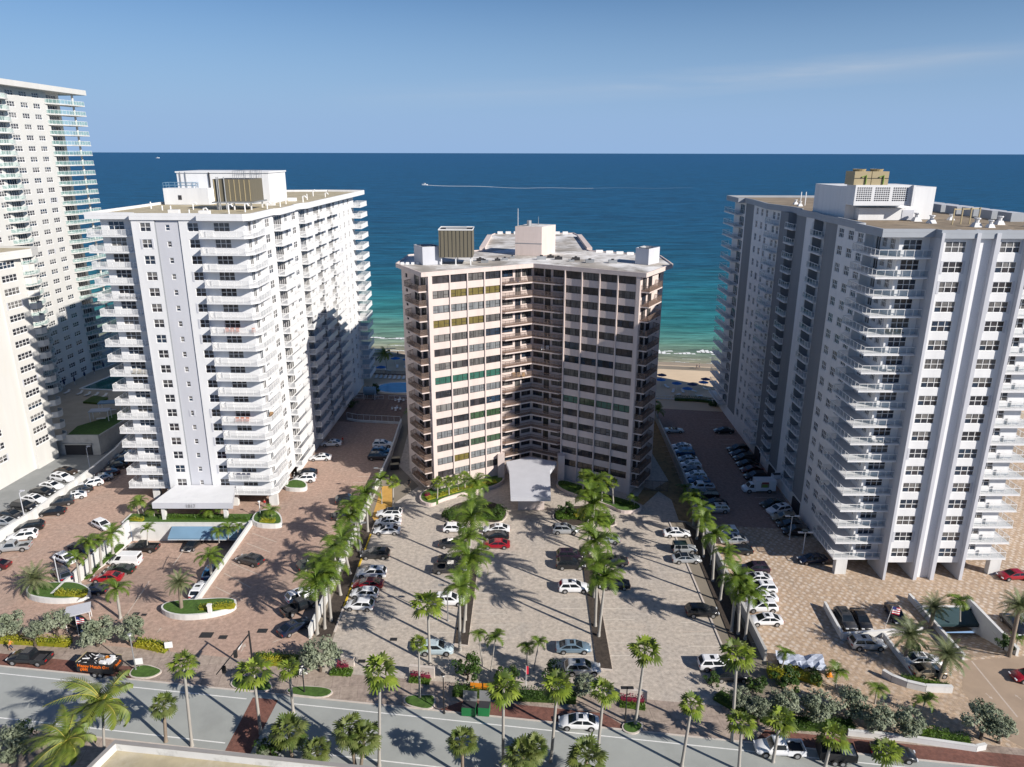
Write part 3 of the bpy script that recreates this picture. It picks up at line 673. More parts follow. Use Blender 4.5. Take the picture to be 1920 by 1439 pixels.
# open ground floor: set-back core and piers
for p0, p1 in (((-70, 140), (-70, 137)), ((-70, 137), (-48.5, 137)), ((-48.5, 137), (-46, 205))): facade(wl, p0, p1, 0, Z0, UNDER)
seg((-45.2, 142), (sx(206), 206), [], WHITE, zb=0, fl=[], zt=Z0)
link('wall', wl.mesh('wall'), LT)
for x, y, wx in ((-66, 129.6, 1.0), (-53.4, 128.5, 1.4), (-45.9, 128.6, 1.6), (-69.7, 131.4, 1.3), (-46, 136, 1.2)):
    link('pier', MB().box(x-wx/2, x+wx/2, y-.35, y+.5, 0, Z0-.01, WALLW).mesh('pier'), LT)
link('pier', MB().box(-61.6, -57.4, 129.2, 136, 0, Z0-.01, WALLW).mesh('pier'), LT)
def lbal(poly, path, z=0, solid=(), mr=RAILW, mp=PANELW, h=1.05, post=1.3, sl=WHITE, th=.22, top=None):
    return slab(poly, 0, th, sl, top), railing(path, 0, h, post, mr, mp, solid)
B1 = lbal([(-74.3, 130.0), (-65.62, 130.0), (-65.62, 131.28), (-72.22, 131.28), (-72.22, 137.2), (-74.3, 137.2)], [(-65.7, 130.1), (-74.2, 130.1), (-74.2, 137.1), (-72.3, 137.1)])
B2 = lbal([(-53.6, 127.2), (-45.7, 127.0), (-44.6, 128.3), (-44.5, 135.18), (-45.93, 135.18), (-46.08, 128.78), (-53.68, 128.78)], [(-53.6, 128.7), (-53.5, 127.3), (-45.8, 127.1), (-44.7, 128.4), (-44.6, 135.1)], solid=(0,))
MB.add(B2[1], MB().box(-52.9, -51.6, 128.5, 128.75, .05, 1.0, WHITE), Matrix())
parts = [B1, B2]
for a, c, ws in BAYS:
    x = sx(a); x2 = sx(c)
    parts.append((slab([(x, a), (x+1.5, a), (x2+1.5, c), (x2, c)], 0, .22, WHITE), railing([(x, a+.06), (x+1.44, a+.06), (x2+1.44, c-.06), (x2, c-.06)], 0, 1.05, 1.0, RAILW, PANELW, (1,))))
parts.append((slab([(sx(205.5), 203), (sx(204)+2.6, 203), (sx(204)+2.6, 212), (-52, 213), (-52, 208)], 0, .22, WHITE), railing([(sx(204), 203.1), (sx(204)+2.5, 203.1), (sx(204)+2.5, 211.9), (-52, 212.9)], 0, 1.05, 1.3, RAILW, PANELW, (1,))))
for k, f in enumerate(FL1):
    for i, (sb, rb) in enumerate(parts): bal.append((sb, T(f), [('railing', rb)]))
    if 5 <= k < 18 and False: pass
emit(LT, 'window', win); emit_ranked(LT, 'balcony', bal)
# roof
ro = MB(); OUT = [(-74.2, 130.1), (-65.7, 130.1), (-65.7, 128.55), (-53.6, 128.55), (-53.6, 127.1), (-45.6, 126.9), (-44.5, 128.3), (-44.4, 139.8), (-43.3, 140.8), (-43.3, 150.2), (-43.9, 151.4), (-43.6, 155.6), (-42.6, 157), (-41.6, 203), (-41.4, 212), (-52, 213.5), (-74, 210), (-73.8, 150)]
ro.prism(OUT, ZT-.002, 54.55, WHITE, ROOFT); parapet(OUT, 54.56, 55.05, .35, WHITE, ro)
link('roof', ro.mesh('roof'), LT)
PH = MB(); PH.box(-70.4, -51.2, 160, 172, 54.6, 60.9, WHITE, ROOFT); PH.box(-72.3, -63, 157, 160.0, 54.6, 57.9, WHITE)
PH.box(-70.6, -51.0, 159.8, 172.2, 60.9, 61.2, WHITE); PH.bar((-63.6, 159.9, 54.7), (-63.6, 159.9, 61), .25, DARK); PH.bar((-68.5, 159.8, 58), (-68.5, 159.8, 61.1), .12, STEEL); PH.bar((-69.6, 159.8, 58), (-69.6, 159.8, 61.1), .12, STEEL)
PH.box(-69.3, -68.6, 156.93, 156.99, 55.6, 56.5, DARK)
link('penthouse', PH.mesh('penthouse'), LT)
pr = MB(); rails_box(pr, -72.2, -66, 157.1, 159.8, 57.9, 1.1, BLUEP); link('roof_railing', pr.mesh('roof_railing'), LT)
rr = random.Random(3)
for x, y in ((-66, 142), (-63.5, 140), (-61, 144), (-58, 135), (-55, 134), (-50.5, 134), (-49, 138), (-47.5, 146), (-46.8, 152), (-48, 160), (-46, 166), (-47.5, 175), (-46, 186), (-50, 190), (-70, 146)):
    mb = MB(); h = rr.uniform(.7, 1.6); mb.tube([(x, y, 54.5), (x, y, 54.5+h)], [.13, .13], FRAMEW, 8)
    if rr.random() < .5: mb.tube([(x, y, 54.5+h), (x+.5, y, 54.6+h), (x+.8, y, 54.2+h)], [.13]*3, FRAMEW, 8)
    link('roof_pipe', mb.mesh('roof_pipe'), LT)
for x, y in ((-60, 133.5), (-53.8, 131.5), (-50, 156), (-49.5, 170)):
    mb = MB().box(x-.9, x+.9, y-.5, y+.5, 54.56, 55.3, FRAMEW); link('roof_hatch', mb.mesh('roof_hatch'), LT)
ct = MB(); x0, x1, y0, y1 = -56.3, -49.3, 143, 150
ct.box(x0, x1, y0, y1, 56.1, 60.2, LOUV, DARK)
for k in range(8): ct.box(x0+.1+k*.95, x0+.25+k*.95, y0-.05, y0-.002, 56.2, 60.1, TANM)
for px in (x0+.3, -52.8, x1-.3):
    for py in (y0+.3, y1-.3): ct.bar((px, py, 54.56), (px, py, 56.1), .22, FRAMEW)
ct.box(x0-.5, x1+.5, y0-.4, y1+.4, 55.85, 56.09, STEEL)
for dx in (.8, 1.1, 2.2): ct.tube([(x0+dx, y0-.25, 54.6), (x0+dx, y0-.25, 60.6)], [.1, .1], STEEL, 6)
ctr = root('cooling_tower', 'olive louvred cooling tower on legs on the left white tower roof', 'cooling tower', (0, 0, 0)); link('casing', ct.mesh('casing'), ctr)
cr = MB(); rails_box(cr, -52.5, x1, y0+.2, y1, 60.2, 1.5, STEEL, 1.0); link('guard_rail', cr.mesh('guard_rail'), ctr)
# entrance canopy with its street number
cp = MB(); cq = [at(313, 921, 3.3), at(430, 921, 3.3), at(445, 943, 3.3), at(296, 943, 3.3)]
q = [(-64.5, 128.7), (-53.2, 128.7), (-50.9, 121.2), (-65.6, 121.2)]
cp.prism(q, 2.9, 4.05, PALE, WHITE); link('canopy', cp.mesh('canopy'), LT)
for x in (-64, -52.6): link('canopy_pier', MB().box(x-.3, x+.3, 121.6, 122.4, .3, 2.9, WALLW).mesh('canopy_pier'), LT)
def lettering(txt, size, mat, parent, loc, rot, name='lettering'):
    cu = bpy.data.curves.new(name, 'FONT'); cu.body = txt; cu.size = size; cu.extrude = .03; cu.align_x = 'CENTER'
    o = bpy.data.objects.new(name, cu); COL.objects.link(o); dg_ = bpy.context.evaluated_depsgraph_get()
    me = bpy.data.meshes.new_from_object(o.evaluated_get(dg_)); bpy.data.objects.remove(o); bpy.data.curves.remove(cu)
    me.materials.clear(); me.materials.append(mat); return link(name, me, parent, loc, rot)
lettering('1817', .95, STEEL, LT, (-58.6, 121.14, 3.12), (PI/2, 0, 0), 'street_number')

# ================= right white and grey tower =================
FL2 = floors(2.9, 2.83, 18); ZT2 = 53.84
RT = root('grey_banded_tower', 'white and slate grey tower at the right with glass balconies and tall fins', 'apartment building')
wl = MB(); win = []; bal = []
sg = lambda p0, p1, cols=(), mat=WHITE, zb=2.75, **k: seg(p0, p1, cols, mat, wb=wl, store=win, zb=zb, fl=FL2, zt=ZT2, **k)
nx = lambda y: 53.6+.026*(y-106.3)
NS = [(113.6, 122.9, WHITE, [(114.3, 116.2, A3), (117.6, 119.4, A3), (121.2, 122.8, A3)]), (122.9, 129.4, GREY, []), (129.4, 135, None, []), (135, 139, WHITE, [(135.2, 135.6, (1, 1))]), (139, 144, GREY, []), (144, 148.8, None, []), (148.8, 153.6, GREY, []), (153.6, 172.4, WHITE, [(154.2, 155.8, A2), (157, 158.6, A2), (162, 163.4, A2), (165.4, 166.8, A2), (169, 170.4, A2)]), (172.4, 179, GREY, []), (179, 189, WHITE, [(180, 184, (3, 1))])]
NS = [(113.6, 124.4, WHITE, [(114.3, 116.2, A3), (117.8, 119.8, A3), (121.6, 123.6, A3)]), (124.4, 129.4, GREY, [])]+NS[2:]
for a, c, mt, cs in reversed(NS):
    if mt is None:
        g_ = 1.7
        wl_a, wl_c = (nx(c), c), (nx(a), a)
        sg((nx(c), c), (nx(c)+g_, c), mat=GREY); sg((nx(c)+g_, c), (nx(a)+g_, a), [(c-a-4.2, c-a-2.6, .1, 2.3, (2, 1)), (c-a-1.9, c-a-.5, .8, 2.3, A2)]); sg((nx(a)+g_, a), (nx(a), a))
    else:
        sg((nx(c), c), (nx(a), a), [(c-y1, c-y0, .1 if kd in ((1, 1), (3, 1)) else .83, 2.36, kd) for y0, y1, kd in cs], mt)
sg((nx(113.6), 113.6), (nx(113.6)+1.4, 113.6)); sg((nx(113.6)+1.4, 113.6), (nx(106.3)+1.4, 105.6), [(.6, 2.2, .1, 2.3, (2, 1)), (2.8, 4.2, .8, 2.36, A3), (5.2, 6.7, .8, 2.36, A3)])
sg((nx(106.3)+1.4, 105.6), (59.25, 105.6), [(.6, 3.3, .85, 2.4, A3)])
sg((59.65, 103.5), (64.1, 103.5), [(.7, 3.65, .8, 2.4, A3)], shut=.3)
sg((64.65, 103.55), (66.8, 103.55), mat=WBRICK, zb=0)
sg((67.4, 103.5), (71.4, 103.5), [(.5, 3.45, .8, 2.4, A3)], shut=.2)
sg((71.9, 105.6), (77.6, 105.6), [(.5, 3.2, .85, 2.4, A3)])
sg((77.6, 105.6), (79.5, 189)); sg((79.5, 189), (nx(189), 189))
for x0, x1 in ((59.25, 59.65), (64.1, 64.65), (66.8, 67.4), (71.4, 71.9)):
    link('fin', MB().box(x0, x1, 102.7, 108, 0, 54.6, PALE).mesh('fin'), RT)
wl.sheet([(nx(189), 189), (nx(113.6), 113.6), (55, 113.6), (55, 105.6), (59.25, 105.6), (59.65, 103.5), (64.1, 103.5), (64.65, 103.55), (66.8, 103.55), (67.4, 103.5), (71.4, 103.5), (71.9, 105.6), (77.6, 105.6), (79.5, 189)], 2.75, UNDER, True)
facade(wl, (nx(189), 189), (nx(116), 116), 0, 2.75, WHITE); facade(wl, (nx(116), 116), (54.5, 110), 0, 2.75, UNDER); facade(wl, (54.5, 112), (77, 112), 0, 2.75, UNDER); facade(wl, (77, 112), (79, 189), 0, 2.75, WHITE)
for y in (125, 140, 150): wl.box(nx(y)-.3, nx(y)-.02, y-.3, y+3, 0, 2.4, DARK)
link('wall', wl.mesh('wall'), RT)
for x in (53.2, 78): link('pier', MB().box(x-.9, x+.9, 104.4, 105.4, 0, 2.65, WALLW).mesh('pier'), RT)
P1 = lbal([(51.7, 104.4), (59.23, 104.4), (59.23, 105.58), (55.0, 105.58), (55.2, 113.58), (51.9, 113.58)], [(59.2, 104.5), (51.8, 104.5), (52.0, 113.5), (53.7, 113.5)], mp=PANELG)
P2 = lbal([(71.92, 104.4), (79.5, 104.4), (79.7, 113), (77.7, 113), (77.6, 105.58), (71.92, 105.58)], [(71.95, 104.5), (79.4, 104.5), (79.6, 112.9)], mp=PANELG)
for sgn in (P1, P2):
    sgn[1].add(MB().box(55.2 if sgn is P1 else 75.6, 57.8 if sgn is P1 else 77.4, 105.3, 105.52, .03, .95, WHITE), Matrix())
P3 = lbal([(nx(135)+1.7, 134.98), (nx(129.4)+1.7, 129.42), (nx(129.4)-.6, 129.42), (nx(135)-.6, 134.98)], [(nx(134.9), 134.9), (nx(134.9)-.55, 134.9), (nx(129.5)-.55, 129.5), (nx(129.5), 129.5)], mp=PANELG)
P4 = lbal([(nx(148.8)+1.7, 148.78), (nx(144)+1.7, 144.02), (nx(144)-.6, 144.02), (nx(148.8)-.6, 148.78)], [(nx(148.7), 148.7), (nx(148.7)-.55, 148.7), (nx(144.1)-.55, 144.1), (nx(144.1), 144.1)], mp=PANELG)
P5 = lbal([(nx(160), 160), (nx(153.7), 153.7), (nx(153.7)-1.3, 153.7), (nx(160)-1.3, 160)], [(nx(160), 159.9), (nx(160)-1.2, 159.9), (nx(153.8)-1.2, 153.8), (nx(153.8), 153.8)], mp=PANELG)
P6 = lbal([(nx(192), 192), (nx(181), 181), (nx(181)-1.9, 181), (nx(192)-1.9, 192)], [(nx(192), 191.9), (nx(192)-1.8, 191.9), (nx(181)-1.8, 181.1), (nx(181), 181.1)], mp=PANELG)
for f in FL2:
    for sb, rb in (P1, P2, P3, P4, P5, P6): bal.append((sb, T(f), [('railing', rb)]))
emit(RT, 'window', win)
emit_ranked(RT, 'balcony', bal)
ro = MB(); OUT = [(51.8, 104.4), (59.2, 104.4), (59.2, 102.9), (71.95, 102.9), (71.95, 104.4), (79.6, 104.5), (88, 122), (90, 150), (82, 165), (81, 190), (nx(189)-2, 190), (nx(179)-2, 179), (nx(172.4)-.3, 178.8), (nx(172.4)-.3, 172.4), (nx(153.6)-1.2, 159), (nx(153.6)-.3, 153.2), (nx(149)+.8, 149), (nx(144)+.8, 144), (nx(144)-.3, 143.6), (nx(139)-.3, 139), (nx(135), 135), (nx(129.4)-.6, 129.4), (nx(124.4)-.3, 125.2), (nx(124.4)-.3, 124), (nx(113.6)-.4, 113.6), (52.0, 113.4)]
FASC = plain('blue_grey_fascia', (.33, .355, .39), .8, var=.05)
ro.prism(OUT, ZT2-.002, 54.5, FASC, ROOFB); parapet(OUT, 54.51, 55.0, .3, FASC, ro); link('roof', ro.mesh('roof'), RT)
ph = MB(); ph.box(55.4, 70, 125.5, 139, 54.55, 59.8, WHITE, WHITE); ph.box(57, 66.5, 123.8, 125.5, 54.55, 56.5, WHITE); ph.box(64.1, 66, 123.73, 123.79, 54.6, 56.2, PALE)
lat = MB(); lat.box(55.2, 64.2, 122.2, 125.5, 57.0, 60.2, WHITE); lat.box(64.2, 64.6, 121.6, 126, 56.9, 60.2, WHITE)
for j in range(3):
    for a in range(7):
        for c in range(7): lat.box(55.55+j*2.9+a*.35, 55.75+j*2.9+a*.35, 122.15, 122.19, 57.75+c*.32, 57.92+c*.32, DARK)
link('penthouse', ph.mesh('penthouse'), RT); link('lattice_screen', lat.mesh('lattice_screen'), RT)
for k, x in enumerate((56.3, 59.1)):
    c = MB(); c.box(x-1.35, x+1.35, 122.6, 126, 60.2, 62.3, TANM); c.tube([(x, 124.2, 62.3), (x, 124.2, 62.65)], [.9, 1.05], TANM, 16, False); c.tube([(x, 124.2, 62.34), (x, 124.2, 62.4)], [.88, .88], DARK, 16)
    c.tube([(x+.5, 122.5, 60.3), (x+.5, 122.5, 61.7), (x-.2, 122.5, 61.4)], [.12]*3, LSHAFT, 6); c.box(x-1.36, x+1.36, 122.56, 122.6, 61.2, 61.28, DARK)
    solo('cooling_unit', c, ['tan cooling unit with round fan, left of the two on the right tower penthouse', 'tan cooling unit with round fan, right of the two on the right tower penthouse'][k], 'cooling unit', group='cooling units on the right tower')
for x, y in ((66.5, 119), (70, 113), (71.5, 112), (76, 117), (76.5, 110), (78.5, 113.5), (79.6, 111), (73, 125), (61.5, 164), (60.2, 158), (66, 122.6)):
    link('roof_vent', vent(x, y, 54.5, rr.uniform(.8, 1.2)).mesh('roof_vent'), RT)
pw = MB()
for x in (68.5, 70.2, 72, 73.8): pw.bar((x, 116.5+.4*(x-68), 54.5), (x, 116.5+.4*(x-68), 57), .16, TANM)
for a, c in ((68.5, 70.2), (70.2, 72), (72, 73.8)): pw.bar((a, 116.7+.4*(a-68), 56.8), (c, 116.7+.4*(c-68), 56.8), .16, TANM)
for x, y in ((77, 111), (80.5, 112), (61, 160), (62, 160)): pw.bar((x, y, 54.5), (x, y, 57.3), .14, FRAMEW)
link('roof_pipework', pw.mesh('roof_pipework'), RT)
sk = MB()
for k in range(7):
    a = V((82+.2*k, 122+5*k, 54.5)); sk.box(a.x-1.0-.9*k*.3, a.x+1.2, a.y, a.y+3.6, 54.5, 55.9, FASC, PALE)
link('roof_upstand', sk.mesh('roof_upstand'), RT)
# ================= pink Y shaped building =================
FL3 = floors(1.78, 2.78, 15); ZT3 = 43.5
CB = root('pink_apartment_building', 'pink three winged building in the centre with bronze balconies in its front notch', 'apartment building')
wl = MB(); win = []; bal = []; band = []
u1 = V((.866, .5, 0)); u2 = V((.866, -.5, 0)); n1 = V((.5, -.866, 0)); n2 = V((-.5, -.866, 0))
A = V((-15.5, 133.6, 0)); B = A+u1*15.45; D = V((23.5, 133.6, 0)); C = D-u2*15.45
AP = V((4, 144.86, 0)); B_ = B-n1*1.4; C_ = C-n2*1.4; AP_ = V((4, 146.47, 0))
TINT = {(1, 1): GOLD, (1, 2): GOLD, (1, 3): GOLD, (3, 0): GOLD, (3, 1): GOLD, (3, 2): GOLD, (7, 0): GREEN, (7, 1): GREEN, (7, 2): GREEN, (7, 3): GREEN, (2, 0): CURT, (2, 1): CURT, (2, 2): CURT, (2, 3): CURT, (5, 2): CURT, (5, 3): CURT, (8, 2): CURT, (8, 3): CURT, (10, 2): GREEN2, (10, 3): GREEN2, (11, 0): CURT, (11, 1): CURT, (11, 2): CURT, (12, 2): GREEN2, (12, 3): GREEN2, (13, 0): CURT, (13, 1): GOLD, (13, 2): CURT, (13, 3): CURT, (14, 1): CURT, (14, 2): CURT, (9, 5): GREEN2, (9, 6): GREEN, (9, 7): GREEN, (9, 4): GREEN}  # gold and green entries are painted reflections, the others curtains
def cseg(p0, p1, cols=(), mat=PINK, fl=FL3, zb=0, zt=ZT3, bay0=0, kind='band'):
    for M, w_, h_, k, bay in facade(wl, p0[:2], p1[:2], zb, zt, mat, cols, fl):
        r = 14-k; g_ = TINT.get((r, bay)) if bay is not None else None
        if g_ is None: g_ = rw.choice((G[0], G[1], G[2], G[2], G[4], G[0]) + ((G[3],) if bay is not None and bay < 4 else ()))
        win.append((bandwin(w_, h_, g_, rw.randrange(4)), M, []))
cw = [(.95, 4.3), (4.6, 7.95), (8.25, 11.6), (11.9, 15.2)]
cseg(A, B, [(s0, s1, 1.3, 2.74, k) for k, (s0, s1) in enumerate(cw)])
cseg(B, B_); cseg(B_, AP_, [(.4, 3.4, 1.1, 2.5, None), (3.9, 5.2, .08, 2.5, None), (5.5, 7.7, 1.0, 2.5, None)])
cseg(AP_, C_, [(.4, 2.6, 1.0, 2.5, None), (2.9, 4.2, .08, 2.5, None), (4.7, 7.7, 1.1, 2.5, None)]); cseg(C_, C)
cseg(C, D, [(15.45-s1, 15.45-s0, 1.3, 2.74, 7-k) for k, (s0, s1) in reversed(list(enumerate(cw)))])
e2 = V((.5, .866, 0)); D2 = D+e2*12.6
cseg(D, D2, [(.9, 3.2, .1, 2.4, None), (4.0, 6.2, .1, 2.4, None), (9.6, 10.6, 1.2, 2.0, None)])
D3 = V((30, 157, 0)); D4 = V((16.8, 165, 0)); S1 = V((17, 196, 0)); S2 = V((16, 202, 0)); S3 = V((-4, 201, 0)); S4 = V((-6, 195, 0)); A4 = V((-7, 165.5, 0)); A3_ = V((-21, 158, 0)); e1 = V((-.5, .866, 0)); A2_ = A+e1*12.6
for p, q in ((D2, D3), (D3, D4), (D4, S1), (S1, S2), (S2, S3), (S3, S4), (S4, A4), (A4, A3_), (A3_, A2_)): cseg(p, q)
cseg(A2_, A, [(12.6-10.6, 12.6-9.6, 1.2, 2.0, None), (12.6-6.2, 12.6-4, .1, 2.4, None), (12.6-3.2, 12.6-.9, .1, 2.4, None)])
link('wall', wl.mesh('wall'), CB)
emit(CB, 'window', win)
# thin pilasters between the bays
for o, uu, nn in ((A, u1, n1), (D, -u2, n2)):
    for s in (.4, 4.45, 8.1, 11.75, 15.35):
        p = o+uu*s; mb = MB(); hw = .35 if s == .4 else .11; a = p-uu*hw; c = p+uu*hw; t = nn*.22
        mb.prism([tuple(v[:2]) for v in (a, c, c+t, a+t)], 0, ZT3-.01, PINK); link('pilaster', mb.mesh('pilaster'), CB)
q_ = [tuple(v[:2]) for v in (B+u1*.9, AP, C-u2*.9, C_+V((-.05, -.02, 0)), AP_+V((0, -.05, 0)), B_+V((.05, -.02, 0)))]
NB = (slab(q_, 0, .26, PINK, SLABT), railing([tuple(v[:2]) for v in (B+u1*.15-n1*.9, B+u1*.95, AP+V((0, .08, 0)), C-u2*.95, C-u2*.15-n2*.9)], 0, 1.05, .9, RAILB, PANELB))
def endb(o, e, nn, s0=.25, s1=8.2, w_=1.7):
    a, c = o+e*s0, o+e*s1
    q = [a, a+nn*w_, c-e*1.0+nn*w_, c]
    return (slab([tuple(v[:2]) for v in q], 0, .24, PINK, SLABT), railing([tuple(v[:2]) for v in (a+e*.06, a+e*.06+nn*(w_-.06), c-e*1.0+nn*(w_-.06), c-e*.06)], 0, 1.05, .9, RAILB, PANELB))
LBc = endb(A, e1, V((-.866, -.5, 0))); RBc = endb(D, e2, V((.866, -.5, 0)))
PARA = MB(); 
for f in FL3[1:]: bal.append((NB[0], T(f), [('railing', NB[1])]))
for f in FL3:
    bal.append((LBc[0], T(f+.1), [('railing', LBc[1])])); bal.append((RBc[0], T(f+.1), [('railing', RBc[1])]))
emit_ranked(CB, 'balcony', bal)
ro = MB(); OUT = [(-16.5, 132.8), (4.15, 144.8), (24.3, 132.8), (31.6, 144.8), (31.6, 157.2), (17.2, 165.8), (17.8, 196), (16.8, 203.2), (-4.8, 202), (-6.4, 195), (-7.4, 165.8), (-22.2, 158), (-22.9, 144.7)]
ro.prism(OUT, ZT3-.002, 44.1, PINK, ROOFC); parapet(OUT, 44.11, 44.32, .25, PINK, ro); link('roof', ro.mesh('roof'), CB)
ph = MB(); ph.prism([(.6, 158.5), (6.2, 157), (9.4, 162.5), (3.8, 165)], 44.12, 50.2, PINK, ROOFC); ph.prism([(.58, 158.46), (6.22, 156.96), (6.23, 157.0), (.6, 158.52)], 46.6, 46.75, GREY); link('penthouse', ph.mesh('penthouse'), CB)
mb = MB(); mb.tube([(1.2, 159.5, 50.2), (1.2, 159.5, 53.8)], [.07, .05], FRAMEW, 6); mb.tube([(3.6, 160, 50.2), (3.6, 160, 51.3)], [.55, .5], STEEL, 10); mb.tube([(5.6, 161, 50.2), (5.6, 161, 52)], [.06, .04], STEEL, 6); link('antenna', mb.mesh('antenna'), CB)
st = MB()
for (a, c) in (((-6.8, 167), (-5.9, 194)), ((17.4, 167), (17.5, 195))): st.prism([(a[0]-.6, a[1]), (a[0]+.6, a[1]), (c[0]+.6, c[1]), (c[0]-.6, c[1])], 44.12, 44.75, PINK)
for k in range(9): st.box(-4+2.2*k, -2.6+2.2*k, 201.3, 201.9, 44.1, 44.8, FRAMEW)
for k in range(6): st.box(18.5+2.1*k, 20+2.1*k, 163.6-1.2*k, 164.0-1.2*k, 44.1, 44.6, FRAMEW)
for k in range(5): st.box(-21.9+1.15*k*.9, -21.3+1.15*k*.9, 144.6-.0*k, 145, 44.1, 44.5, FRAMEW)
link('roof_upstand', st.mesh('roof_upstand'), CB)
cx = root('louvred_enclosure', 'olive louvred box on legs on the pink building left wing', 'cooling tower')
c = MB(); c.box(-14.2, -7.7, 143.5, 149.5, 45.6, 50.8, LOUV, DARK)
for k in range(9): c.box(-13.9+k*.75, -13.82+k*.75, 143.44, 143.498, 45.7, 50.7, DARK)
for a in ((-14.25, 143.4, -7.65, 143.5), (-14.25, 149.5, -7.65, 149.6), (-14.3, 143.5, -14.2, 149.5), (-7.7, 143.5, -7.6, 149.5)): c.box(a[0], a[2], a[1], a[3], 50.8, 51.0, FRAMEW)
for x in (-13.8, -11, -8.1):
    for y in (143.9, 149): c.bar((x, y, 44.12), (x, y, 45.6), .2, FRAMEW)
c.bar((-13, 146, 50.9), (-9, 147, 50.9), .5, STEEL); link('casing', c.mesh('casing'), cx)
def acbox(pts, z0, z1, label):
    m_ = MB().prism(pts, z0, z1, PALE, DARK); cxx = sum(p[0] for p in pts)/len(pts); cyy = sum(p[1] for p in pts)/len(pts)
    m_.tube([(cxx, cyy, z1), (cxx, cyy, z1+.3)], [1.3, 1.5], STEEL, 16, False)
    parapet(pts, z1, z1+.25, .15, PALE, m_); solo('air_conditioner', m_, label, 'air conditioner', group='air conditioners on the pink roof')
acbox([(-19.6, 147.6), (-17.4, 143.4), (-13.9, 144.5), (-16, 148.5)], 44.12, 47.4, 'pale boxed air conditioner at the left end of the pink roof')
acbox([(24.3, 146), (26.6, 144.2), (29.4, 147.8), (26.6, 149.8)], 44.12, 47.0, 'pale boxed air conditioner at the right end of the pink roof')
rr = random.Random(9)
for x, y in ((-5.5, 147), (-3, 150), (0, 154), (6, 152), (9.5, 152), (12, 149), (15.5, 147.5), (20, 147), (-1.5, 151), (-6.5, 149.5), (13, 151), (8, 154.5)):
    mb = MB(); s = rr.uniform(.5, 1); mb.box(x-s, x+s, y-s*.5, y+s*.5, 44.12, 44.12+s*.7, STEEL if rr.random() < .6 else DARK); mb.tube([(x, y, 44.1+s*.7), (x, y, 44.35+s*.7)], [s*.35, s*.35], DARK, 8); link('roof_unit', mb.mesh('roof_unit'), CB)
# portico
PT = MB(); PT.prism([(3.85, 141.8), (-1.2, 139.2), (-.5, 134.6), (-.2, 122.9), (7.2, 122.9), (7.6, 134.6), (9.2, 139.2)], 3.7, 4.5, PALE, PALE); link('portico_roof', PT.mesh('portico_roof'), CB)
link('portico_pier', MB().box(1.2, 6.2, 126.6, 127.8, 0, 3.7, PINK).mesh('portico_pier'), CB)
for sx_, p in ((-1, (-2.2, 140.2)), (1, (10.2, 140.2))): link('portico_wall', MB().prism([(p[0]-.7, p[1]-.5), (p[0]+.7, p[1]-.5), (p[0]+.7, p[1]+1.2), (p[0]-.7, p[1]+1.2)], 0, 5.6, PINK).mesh('portico_wall'), CB)

# ================= cream building at the left edge =================
FL4 = floors(4.1, 2.69, 15); ZT4 = 44.4
NLB = root('cream_apartment_block', 'plain cream block cut by the left edge with one column of wide windows', 'apartment building')
wl = MB(); win = []; bal = []
def nseg(p0, p1, cols=(), mat=CREAM, fl=FL4, zb=0, zt=ZT4, shut=.08, glass=None):
    for M, w_, h_, k, kind in facade(wl, p0, p1, zb, zt, mat, cols, fl): win.append((rndwin(w_, h_, *(kind or (4, 2)), FRAMEW, rw, glass, shut), M, []))
nseg((-140, 118), (-104.6, 118)); nseg((-104.6, 118), (-102.1, 145.2), [(2, 6, .9, 2.3, (4, 2)), (16.2, 20.4, .9, 2.3, (4, 2))])
nseg((-102.1, 145.2), (-101.5, 145.2)); nseg((-101.5, 145.2), (-101, 151.6), [(.4, 4.6, .9, 2.3, (4, 2))])
nseg((-101, 151.6), (-103, 154.5), [(.8, 2.6, .1, 2.3, (2, 1))]); nseg((-103, 154.5), (-140, 156)); nseg((-140, 156), (-140, 118))
link('wall', wl.mesh('wall'), NLB); emit(NLB, 'window', win)
nb = (slab([(-101, 151.6), (-99.9, 152.2), (-99.6, 153.4), (-100.2, 154.6), (-101.6, 155.2), (-103, 154.6)], 0, .24, CREAM), railing([(-101, 151.7), (-99.95, 152.25), (-99.65, 153.4), (-100.25, 154.55), (-101.6, 155.1)], 0, 1.05, 1.0, CREAM, PANELW, (0, 1, 2, 3)))
emit_ranked(NLB, 'balcony', [(nb[0], T(f), [('railing', nb[1])]) for f in FL4])
ro = MB(); OUT = [(-141, 117), (-104, 117), (-101.4, 145), (-99.0, 152.5), (-100.5, 157), (-141, 158)]; ro.prism(OUT, ZT4-.002, 45.6, CREAM, ROOFT); parapet(OUT, 45.61, 46.0, .4, CREAM, ro); link('roof', ro.mesh('roof'), NLB)

# ================= tall cream tower behind =================
FL5 = floors(4.4, 2.6, 29); ZT5 = 80.1
FT = root('tall_cream_tower', 'tallest cream tower at the far left with aqua railed balconies', 'apartment building')
wl = MB(); win = []; bal = []
SHC = [(k, c) for k in (18, 26) for c in range(3)]
FY0, FY1 = 168.0, 205.6
def fseg(p0, p1, cols=(), zb=3, zt=ZT5):
    for M, w_, h_, k, kind in facade(wl, p0, p1, zb, zt, CREAM, cols, FL5): win.append((rndwin(w_, h_, *(kind or (3, 2)), FRAMEW, rw, None, .05), M, []))
ys = [(170.2, 172.9), (175.3, 178), (180.2, 182.9), (189.3, 192.3), (194.6, 197.5), (199.7, 202.5)]
fseg((-160, 166), (-122, 166)); fseg((-122, 166), (-122, FY1), [(a-166, c-166, .95, 2.2, (3, 2)) for a, c in ys]+[(184-166, 187.5-166, .1, 2.3, (4, 1))])
fseg((-122, FY1), (-123.6, FY1)); fseg((-123.6, FY1), (-123.6, 214), [(.5, 7.2, .1, 2.3, (6, 1))]); fseg((-123.6, 214), (-160, 220)); fseg((-160, 220), (-160, 166))
